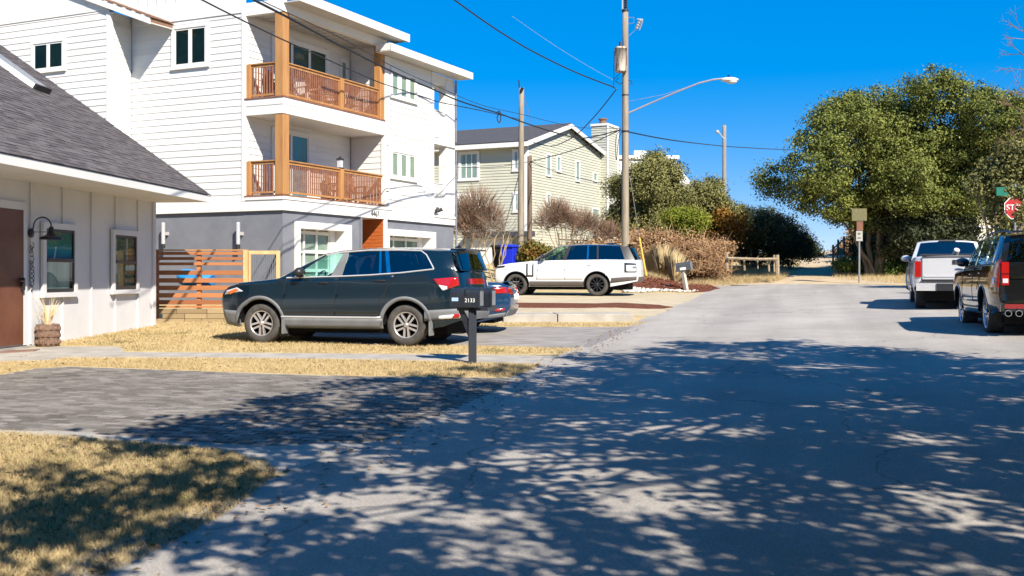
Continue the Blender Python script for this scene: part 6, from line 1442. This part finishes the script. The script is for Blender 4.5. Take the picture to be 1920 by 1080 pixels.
def limb(mb, a, b, r0, r1, sag=.0, n=8, wig=.12, seed=0):
    q = random.Random(seed); a, b = Vector(a), Vector(b); L = (b-a).length; out = []
    for k in range(n+1):
        t = k/n; p = a.lerp(b, t); p.z += sag*L*math.sin(PI*t); f = math.sin(PI*t)
        out.append(p+Vector((q.uniform(-1, 1), q.uniform(-1, 1), q.uniform(-1, 1)))*wig*L*.12*f)
    mb.tube(out, [r0+(r1-r0)*k/n for k in range(n+1)], 7)
DT = 57.
big = [(1500, 322, 62), (1462, 338, 36), (1560, 258, 72), (1640, 215, 68), (1720, 198, 56), (1795, 226, 62), (1865, 262, 58), (1600, 322, 72), (1690, 305, 78), (1785, 322, 72), (1870, 340, 66), (1535, 372, 48), (1482, 372, 34), (1575, 392, 34), (1620, 405, 36), (1600, 385, 44), (1660, 350, 60), (1745, 345, 60), (1650, 385, 52), (1735, 392, 52), (1812, 372, 48), (1925, 300, 56), (1562, 214, 34), (1690, 172, 30), (1750, 172, 26), (1612, 190, 26), (1830, 190, 24), (1515, 262, 30), (1440, 338, 18), (1490, 262, 16), (1890, 212, 30), (1690, 215, 62), (1820, 240, 60), (1880, 270, 50), (1530, 408, 16), (1480, 395, 18)]
lobes = [lobe(x, y, r*.9 if r > 30 else r, DT, RNG.uniform(-3.6, 1.8)) for x, y, r in big]+[lobe(x, y, r, DT, d_) for x, y, r, d_ in ((1700, 285, 72, -1.2), (1765, 295, 66, -.5), (1640, 265, 66, -1), (1690, 355, 58, -2), (1760, 360, 56, -1), (1830, 320, 54, -1))]
base = P(1643, 495, DT); base.z = gz(base.x, DT)
oak = thing('live_oak', 'big rounded live oak with olive leaves overhanging the beach path', 'tree', base)
pp, oo = pts_in(lobes, 215000, (.27, 120), .82)
leaves('crown', pp, .135, M['olive_leaf'], oak, oo, .55)
tk = MB(); tk.smooth = True
for k, (x, y, w0) in enumerate(((1600, 420, .14), (1622, 360, .16), (1660, 400, .16), (1705, 350, .13), (1570, 400, .10), (1640, 300, .13), (1720, 410, .10))):
    t = P(x, y, DT+RNG.uniform(-1, 1)); limb(tk, base+Vector(((k-3)*.12, .0, -.2)), t, w0, w0*.55, .03, seed=k)
    for j in range(4):
        l = lobes[(k*5+j*3) % 17][0]
        if (Vector(l)-t).length < 6: limb(tk, t, l, w0*.5, .03, .05, seed=k*7+j)
tk.build('trunk', M['bark'], oak)
# understory right of the path, dense, tree shade put into its leaf colour
def shrub(name, lab, lobs, n, size, m, clump=(.2, 24), cat='shrub', trunk=None, shell=.7, group=None, stuff=False, up=.3, aspect=.55):
    c = lobs[0][0]; t = thing(name, lab, cat, (c[0], c[1], gz(c[0], c[1])), 0, group)
    p_, o_ = pts_in(lobs, n, clump, shell); gzz = np.array([gz(x, y) for x, y in p_[:, :2]]) ; p_[:, 2] = np.maximum(p_[:, 2], gzz+.02)
    leaves('foliage', p_, size, m, t, o_, aspect, up)
    if trunk:
        mb = MB(); b = Vector((c[0], c[1], gz(c[0], c[1])-.1))
        for k, l in enumerate(lobs[:trunk]): limb(mb, b+Vector((random.uniform(-.2, .2), 0, 0)), Vector(l[0]), .09, .025, .02, seed=k)
        mb.build('stem', M['bark'], t)
    return t
shrub('understory_shrub', 'dense shade-darkened undergrowth beneath the right half of the live oak', [lobe(x, y, r, 62, RNG.uniform(-1, 2)) for x, y, r in ((1720, 440, 48), (1660, 455, 42), (1780, 440, 44), (1825, 490, 26), (1620, 470, 26), (1700, 480, 30), (1925, 440, 36))]+[lobe(x, y, r, 56, RNG.uniform(-.8, .8)) for x, y, r in ((1690, 440, 26), (1740, 420, 30), (1785, 428, 32), (1672, 470, 16), (1690, 400, 34), (1735, 385, 34), (1715, 465, 24), (1650, 415, 22))], 46000, .17, M['dark_leaf'], trunk=6)
shrub('ground_vine', 'bright green ground cover at the foot of the live oak', [lobe(x, y, r, 57.5, RNG.uniform(-.6, 1), .55) for x, y, r in ((1690, 498, 26), (1640, 497, 24), (1600, 496, 20), (1720, 505, 20), (1665, 506, 18), (1580, 497, 12))], 9000, .16, M['vine'], cat='ground cover')
shrub('path_bank_shrub', 'reddish brown scrub on the bank right of the beach path', [lobe(x, y, r, 70, RNG.uniform(-1, 2)) for x, y, r in ((1612, 440, 18), (1600, 462, 16), (1625, 465, 24))], 5000, .16, M['brown_leaf'])
shrub('dark_hedge', 'wind clipped evergreen hedge with shade-darkened leaves left of the beach path', [lobe(x, y, r, 66, RNG.uniform(-1.5, 2)) for x, y, r in ((1400, 432, 40), (1450, 440, 42), (1485, 452, 34), (1505, 470, 22), (1375, 455, 36), (1420, 470, 34), (1465, 478, 28), (1440, 412, 26), (1395, 405, 26))], 56000, .115, M['dark_leaf'], trunk=5)
shrub('autumn_bush', 'orange and brown leafed bush at the left end of the dark hedge', [lobe(x, y, r, 62, RNG.uniform(-.8, 1)) for x, y, r in ((1362, 440, 28), (1345, 470, 26), (1378, 418, 20), (1330, 455, 22), (1352, 412, 18))], 9000, .17, M['orange_leaf'], trunk=4)
shrub('dune_tree', 'tall grey green shrubby tree right of the utility pole', [lobe(x, y, r, 60, RNG.uniform(-1.5, 2)) for x, y, r in ((1240, 322, 36), (1200, 342, 40), (1165, 352, 26), (1210, 390, 46), (1262, 372, 42), (1180, 412, 40), (1240, 425, 40), (1290, 410, 34), (1150, 420, 20), (1235, 290, 16), (1262, 320, 22), (1290, 375, 24), (1218, 312, 16))], 70000, .13, M['green_leaf'], (.24, 34), 'tree', 8)
shrub('dune_tree', 'smaller olive green shrubby tree in front of the distant pole', [lobe(x, y, r, 63, RNG.uniform(-1, 1.5)) for x, y, r in ((1325, 372, 28), (1308, 395, 28), (1345, 395, 28), (1330, 425, 30), (1368, 405, 20), (1305, 350, 12), (1340, 345, 14), (1385, 412, 14))], 30000, .125, M['green_leaf'], (.22, 30), 'tree', 5)
shrub('yellow_green_bush', 'bright yellow green bush between the two dune trees', [lobe(x, y, r, 56.5, RNG.uniform(-.5, .5)) for x, y, r in ((1288, 412, 26), (1265, 408, 18), (1308, 416, 18), (1290, 432, 16))], 14000, .10, M['yellow_leaf'], (.16, 26), trunk=3)
shrub('crest_shrub', 'dark low scrub closing in on the left of the path crest', [lobe(x, y, r, 80, RNG.uniform(-1, 1)) for x, y, r in ((1500, 468, 22), (1518, 474, 14), (1527, 480, 7))], 5000, .16, M['dark_leaf'])
shrub('crest_shrub', 'dark low scrub closing in on the right of the path crest', [lobe(x, y, r, 80, RNG.uniform(-1, 1)) for x, y, r in ((1592, 466, 20), (1574, 476, 10), (1610, 448, 26), (1625, 425, 30), (1605, 432, 14))], 9000, .16, M['brown_leaf'])
shrub('path_shade_tree', 'added shade tree on the bank right of the path, behind the live oak trunk', [lobe(x, y, r, d_) for x, y, r, d_ in ((1645, 402, 40, 76), (1662, 432, 40, 78), (1632, 388, 24, 74), (1650, 455, 34, 79), (1628, 430, 22, 80))], 16000, .17, M['green_leaf'], (.25, 24), 'tree', 4)  # tree added behind the oak to shade the path crest
vt = shrub('dead_vine_thicket', 'broad bank of dead brown vines left of the rail fence', [lobe(x, y, r, 55.5, RNG.uniform(-.8, 1.6), .7) for x, y, r in ((1200, 455, 30), (1240, 462, 34), (1285, 462, 34), (1325, 475, 34), (1220, 490, 34), (1270, 495, 36), (1320, 500, 34), (1190, 490, 30), (1345, 500, 22), (1180, 456, 20), (1355, 462, 20), (1300, 452, 16))], 46000, .12, M['brown_leaf'], (.2, 30), 'thicket', up=.1)
tw = MB()
for k in range(420):
    c, r = lobe(*random.choice(((1210, 465, 40), (1280, 470, 42), (1325, 485, 34), (1240, 500, 36), (1350, 510, 24))), 55)
    a = Vector(c)+Vector((random.uniform(-1, 1)*r[0], random.uniform(-1.2, .2)*r[1], random.uniform(-1, .9)*r[2])); d_ = Vector((random.uniform(-1, 1), random.uniform(-.6, .3), random.uniform(-.2, 1))).normalized()*random.uniform(.4, 1.1)
    a.z = max(a.z, gz(a.x, a.y)); tw.tube([a, a+d_*.5+Vector((0, 0, .08)), a+d_], [.014, .011, .005], 3, cap=False)
tw.build('tangled_stem', M['brown_leaf'], vt)['kind'] = 'stuff'
# pampas like clump
def tuft(name, lab, px, py, d, n, h, spread, m, w_=.02, hang=.5):
    b = P(px, py, d); b.z = gz(b.x, d); t = thing(name, lab, 'grass clump', b); k = n
    a = RNG.random(k)*2*PI; L = h*(.3+.8*RNG.random(k)); sp = spread*np.abs(RNG.normal(size=k))*.55; r0 = spread*.25*RNG.random(k)
    V = []; dx = np.stack([np.cos(a), np.sin(a), 0*a], 1); tn = np.stack([-np.sin(a), np.cos(a), 0*a], 1)*w_/2; B = np.array(b)[None]
    ring = [B+dx*(r0+sp*tt**2)[:, None]+np.stack([0*a, 0*a, L*(tt-hang*sp/h*tt**3*.6)], 1) for tt in (0, .5, 1)]
    V = np.stack([ring[0]-tn, ring[0]+tn, ring[1]+tn*.8, ring[2], ring[1]-tn*.8], 1).reshape(-1, 3)
    npmesh('blades', V, np.arange(5*k).reshape(-1, 5), m, t); return t
tuft('ornamental_grass', 'tall pale straw grass clump behind the leaning mailbox, left half', 1238, 516, 49.5, 900, 1.75, .7, M['straw'], .03)
tuft('ornamental_grass', 'second straw grass clump nearer the leaning mailbox post', 1264, 518, 49, 700, 1.5, .6, M['straw'], .03)
shrub('nandina_shrub', 'low red and green leafed shrub behind the bonnet of the white SUV', [lobe(x, y, r, 47, RNG.uniform(-.4, .4), .8) for x, y, r in ((1000, 474, 24), (975, 484, 18), (1024, 482, 22), (1050, 488, 18), (1008, 492, 22), (985, 498, 14))], 12000, .11, M['red_leaf'], (.12, 20), trunk=3)
shrub('foundation_hedge', 'low brown red hedge running behind the white SUV roof', [lobe(x, y, r, 52, RNG.uniform(-.4, .6), .7) for x, y, r in ((1110, 470, 22), (1145, 472, 24), (1080, 474, 18), (1170, 478, 24))], 9000, .15, M['brown_leaf'])
# crape myrtles: bare pale multi-stem trunks with a haze of twigs
def myrtle(lab, px, pyb, d, stems, crown, n=1200, seed=0, twm='twig', tl=.55):
    q = random.Random(seed); b = P(px, pyb, d); b.z = gz(b.x, d); t = thing('crape_myrtle', lab, 'tree', b, 0, 'bare crape myrtles by the green house')
    mb = MB(); mb.smooth = True; tips = []; cc = [lobe(x, y, r, d, 0) for x, y, r in crown]
    for k in range(stems):
        c, r = cc[k % len(cc)]; dv = Vector((q.gauss(0, .45)*r[0], q.gauss(0, .45)*r[1], -r[2]*q.uniform(.4, .9))); e_ = Vector(c)+dv
        bb = b+Vector((q.uniform(-.16, .16), q.uniform(-.12, .12), -.1)); limb(mb, bb, e_, .038, .018, .0, 7, .3, seed*31+k); tips.append((e_, c, r))
    mb.build('trunk', M['palebark'], t); tw_ = MB()
    for k in range(n):
        e_, c, r = q.choice(tips); f = Vector((q.gauss(0, 1), q.gauss(0, 1), q.gauss(0, 1))).normalized(); p1 = Vector(c)+Vector((f.x*r[0], f.y*r[1], f.z*r[2]))*q.random()**.45
        if k < stems*9: s_ = e_; w_ = .014
        else: s_ = p1; p1 = s_+(f*.6+Vector((0, 0, .55))).normalized()*tl*q.uniform(.5, 1.1); w_ = .009
        md_ = s_.lerp(p1, .5)+Vector((q.uniform(-.06, .06), 0, q.uniform(-.06, .06))); tw_.tube([s_, md_, p1], [w_, w_*.8, w_*.4], 3, cap=False)
    tw_.build('twig_crown', M[twm], t)['kind'] = 'stuff'
myrtle('bare crape myrtle with a red brown twig crown against the white house end', 868, 500, 47, 9, [(895, 385, 30), (870, 405, 26), (918, 412, 26), (890, 425, 26), (862, 430, 18)], 2600, 1)
myrtle('bare open branched crape myrtle with few twigs left of the plain pole', 929, 503, 44, 6, [(905, 440, 22), (945, 430, 22), (958, 440, 18), (925, 420, 20)], 90, 2, 'bark', .7)
myrtle('bare crape myrtle with thick pale trunk in front of the gable', 1060, 478, 53, 6, [(1040, 405, 26), (1060, 412, 20), (1020, 420, 18), (1045, 395, 18)], 1500, 3)
myrtle('smaller bare crape myrtle right of the thick pale trunk one', 1088, 478, 54, 6, [(1092, 415, 20), (1085, 430, 18), (1104, 420, 14)], 800, 4)
myrtle('low brown twiggy bush left of the tall pole', 1138, 480, 55, 5, [(1128, 435, 18), (1145, 440, 16)], 700, 5)
# right edge: leafy tree with bare twigs, partly in shade
ed = [(1905, 320, 34), (1935, 360, 40), (1870, 345, 20), (1950, 300, 50), (1920, 402, 16), (1912, 385, 10), (1960, 420, 50), (1930, 430, 30), (1908, 352, 16)]
et = shrub('edge_tree', 'dark leafed tree at the right edge wrapping round the stop sign', [lobe(x, y, r, 40, RNG.uniform(.3, 2.2)) for x, y, r in ed], 15000, .15, M['green_leaf'], (.2, 22), 'tree', 4)
shrub('stop_sign_vine', 'leafy branch hanging in front of the stop sign', [lobe(x, y, r, 35.6) for x, y, r in ((1916, 368, 9), (1910, 408, 12), (1916, 390, 8), (1898, 356, 8), (1915, 356, 8), (1903, 366, 6))], 800, .12, M['green_leaf'], (.09, 12), 'branch', 2)
tw = MB()
q = random.Random(9)
def twigs(p, d_, L, r, dep):
    e_ = p+d_*L; m_ = p.lerp(e_, .5)+Vector((q.uniform(-.1, .1), 0, q.uniform(-.1, .1)))*L; tw.tube([p, m_, e_], [r, r*.8, r*.6], 4, cap=False)
    if dep:
        for k in range(3): twigs(p.lerp(e_, q.uniform(.4, 1)), (d_+Vector((q.gauss(0, .5), q.gauss(0, .4), q.gauss(0, .45)))).normalized(), L*.66, r*.6, dep-1)
for k in range(7): twigs(P(1950, 300-k*34, 41), Vector((-.75, q.uniform(-.3, .3), .5+.1*k*q.random())).normalized(), 1.0, .02, 3)
tw.build('bare_branch', M['twig'], et)['kind'] = 'stuff'
# ------------------------------------------------------------ street trees whose shade dapples the near road (trunks stand right of the camera)
bright = []
for (px, py, rx, ry) in ((1060, 780, 70, 10), (1000, 715, 90, 8), (1080, 825, 60, 12), (1220, 770, 60, 10), (1190, 865, 110, 20), (1240, 905, 120, 22), (1230, 955, 100, 20), (1000, 870, 110, 15), (980, 930, 70, 22), (930, 950, 60, 15), (1130, 975, 80, 15), (960, 1040, 110, 30), (700, 965, 45, 18), (560, 960, 45, 15), (620, 1000, 60, 20), (1400, 825, 60, 10), (1480, 838, 40, 8), (1630, 750, 80, 8), (1560, 770, 60, 6), (1740, 860, 50, 10), (1690, 853, 50, 8), (1830, 960, 60, 15), (1890, 995, 60, 15), (1450, 1030, 90, 12), (1500, 760, 50, 6), (190, 1000, 60, 25), (310, 965, 60, 18), (400, 905, 50, 12), (90, 1045, 90, 35), (520, 1040, 70, 20), (780, 1030, 60, 16), (860, 880, 60, 10), (760, 830, 50, 8), (830, 790, 60, 8), (660, 770, 60, 7)):
    a_, b_, c_ = G(px, py), G(px+rx, py), G(px, py+ry); bright.append((a_.x, a_.y, b_.x-a_.x+.0, a_.y-c_.y+.03))
shade_poly = [(-4.1, 1.0), (-4.0, 8.2), (-3.6, 11.2), (-2.3, 14.2), (-.5, 16.6), (1.3, 18.6), (3.2, 20.6), (5.2, 20.0), (7.0, 16.6), (9.6, 13.2), (12, 9), (12, 1)]
lit_gap = [(3.9, 16.5), (9, 13.0), (9, 11.7), (5, 14.5), (3.6, 15.8)]
def clear(p):                               # keep the canopy above the view
    return not (p[1] > .2 and abs(p[0]) < .50*p[1]+.6 and (p[2]-EYE) < .285*p[1]+.35)
S_H = Vector((-SUN.x/SUN.z, -SUN.y/SUN.z))
cl = [[], []]; tr_at = [Vector((10.2, -3.2, 0)), Vector((10.6, 4.6, 0))]
random.seed(21); tries = 0; NC = 2150
while len(cl[0])+len(cl[1]) < NC and tries < 60000:
    tries += 1
    x, y = random.uniform(-4.4, 12), random.uniform(1, 21)
    if not in_poly(x, y, shade_poly) or (in_poly(x, y, lit_gap) and random.random() < .85): continue
    if y > 16.5 and random.random() < .35: continue
    if any(((x-a_)/rx_)**2+((y-b_)/ry_)**2 < 1 for a_, b_, rx_, ry_ in bright) and random.random() < .88: continue
    n_ = math.sin(x*1.9+1.3*math.sin(y*.8))*math.sin(y*1.55+.9*math.sin(x*1.1))
    if n_ > .5 and random.random() < .75: continue
    if x < 2.6 and random.random() < (.36 if x > .3 else .44): continue
    H = 3.4
    while H < 10:
        p = Vector((x-S_H.x*H, y-S_H.y*H, H+gz(x, y)))
        if clear(p): break
        H += .3
    H += random.uniform(0, 2.6); p = Vector((x-S_H.x*H, y-S_H.y*H, H+gz(x, y)))
    if clear(p): cl[0 if p.y < 1.2 else 1].append(p)
for k in (0, 1):
    tb_ = tr_at[k]; tb_.z = gz(tb_.x, tb_.y)
    t = thing('street_tree', 'broad oak shading the near road, '+('its trunk farthest from the parked cars' if k == 0 else 'its trunk nearest the parked cars'), 'tree', tb_, 0, 'street trees shading the near road')
    cpts = np.array([tuple(p) for p in cl[k]]); m = len(cpts); per = 64
    s = .21*(.6+.8*RNG.random(m)); pp = (cpts[:, None, :]+RNG.normal(size=(m, per, 3))*s[:, None, None]*np.array([1, 1, .6])).reshape(-1, 3)
    pp = np.array([p for p in pp if clear(p)]); leaves('crown', pp, .16, M['olive_leaf'], t, None, .6, .6)
    mb = MB(); mb.smooth = True; fork = tb_+Vector((-.6, .2, 3.6)); limb(mb, tb_+Vector((0, 0, -.2)), fork, .32, .24, 0, 7, .1, 50+k)
    mains = []
    for j in range(12):
        e_ = cl[k][(j*37+5) % m]; mid_ = fork.lerp(e_, .6)+Vector((0, 0, .5))
        if clear(mid_) and clear(e_): limb(mb, fork, mid_, .15, .09, .05, 8, .2, j+k*9); limb(mb, mid_, e_, .09, .02, .03, 8, .3, j+k*11); mains.append(mid_)
    for j in range(0, m, 3):
        e_ = cl[k][j]; s_ = min(mains, key=lambda v: (v-e_).length)
        if (s_-e_).length < 5.5: limb(mb, s_, e_, .05, .012, .03, 6, .3, j)
    mb.build('trunk', M['bark'], t)

# unseen tree rows added behind the camera for glossy paint and windows to mirror
for k, (x, y, r, h) in enumerate(((-16, -15, 5, 8.5), (-7, -17, 5, 9), (2, -16, 5, 8), (11, -18, 5, 9.5), (20, -14, 5, 8), (-25, -10, 5, 8), (27, -4, 5, 8), (28, 8, 4.5, 7.5))):
    b = Vector((x, y, gz(x, y))); t = thing('unseen_yard_tree', 'unseen yard tree added for reflections at the near street end, '+('first', 'second', 'third', 'fourth', 'fifth', 'sixth', 'seventh', 'eighth')[k]+' of its row', 'tree', b, 0, 'unseen yard trees added for reflections')
    p_, o_ = pts_in([((x+random.uniform(-2, 2), y+random.uniform(-1.5, 1.5), b.z+h*random.uniform(.3, .62)), (r*.7, r*.6, h*.34)) for _ in range(5)], 5200, (.5, 26)); leaves('crown', p_, .6, M['olive_leaf'], t, o_, .6)
    mb = MB(); limb(mb, b-Vector((0, 0, .3)), b+Vector((0, 0, h*.6)), .25, .1); mb.build('trunk', M['bark'], t)
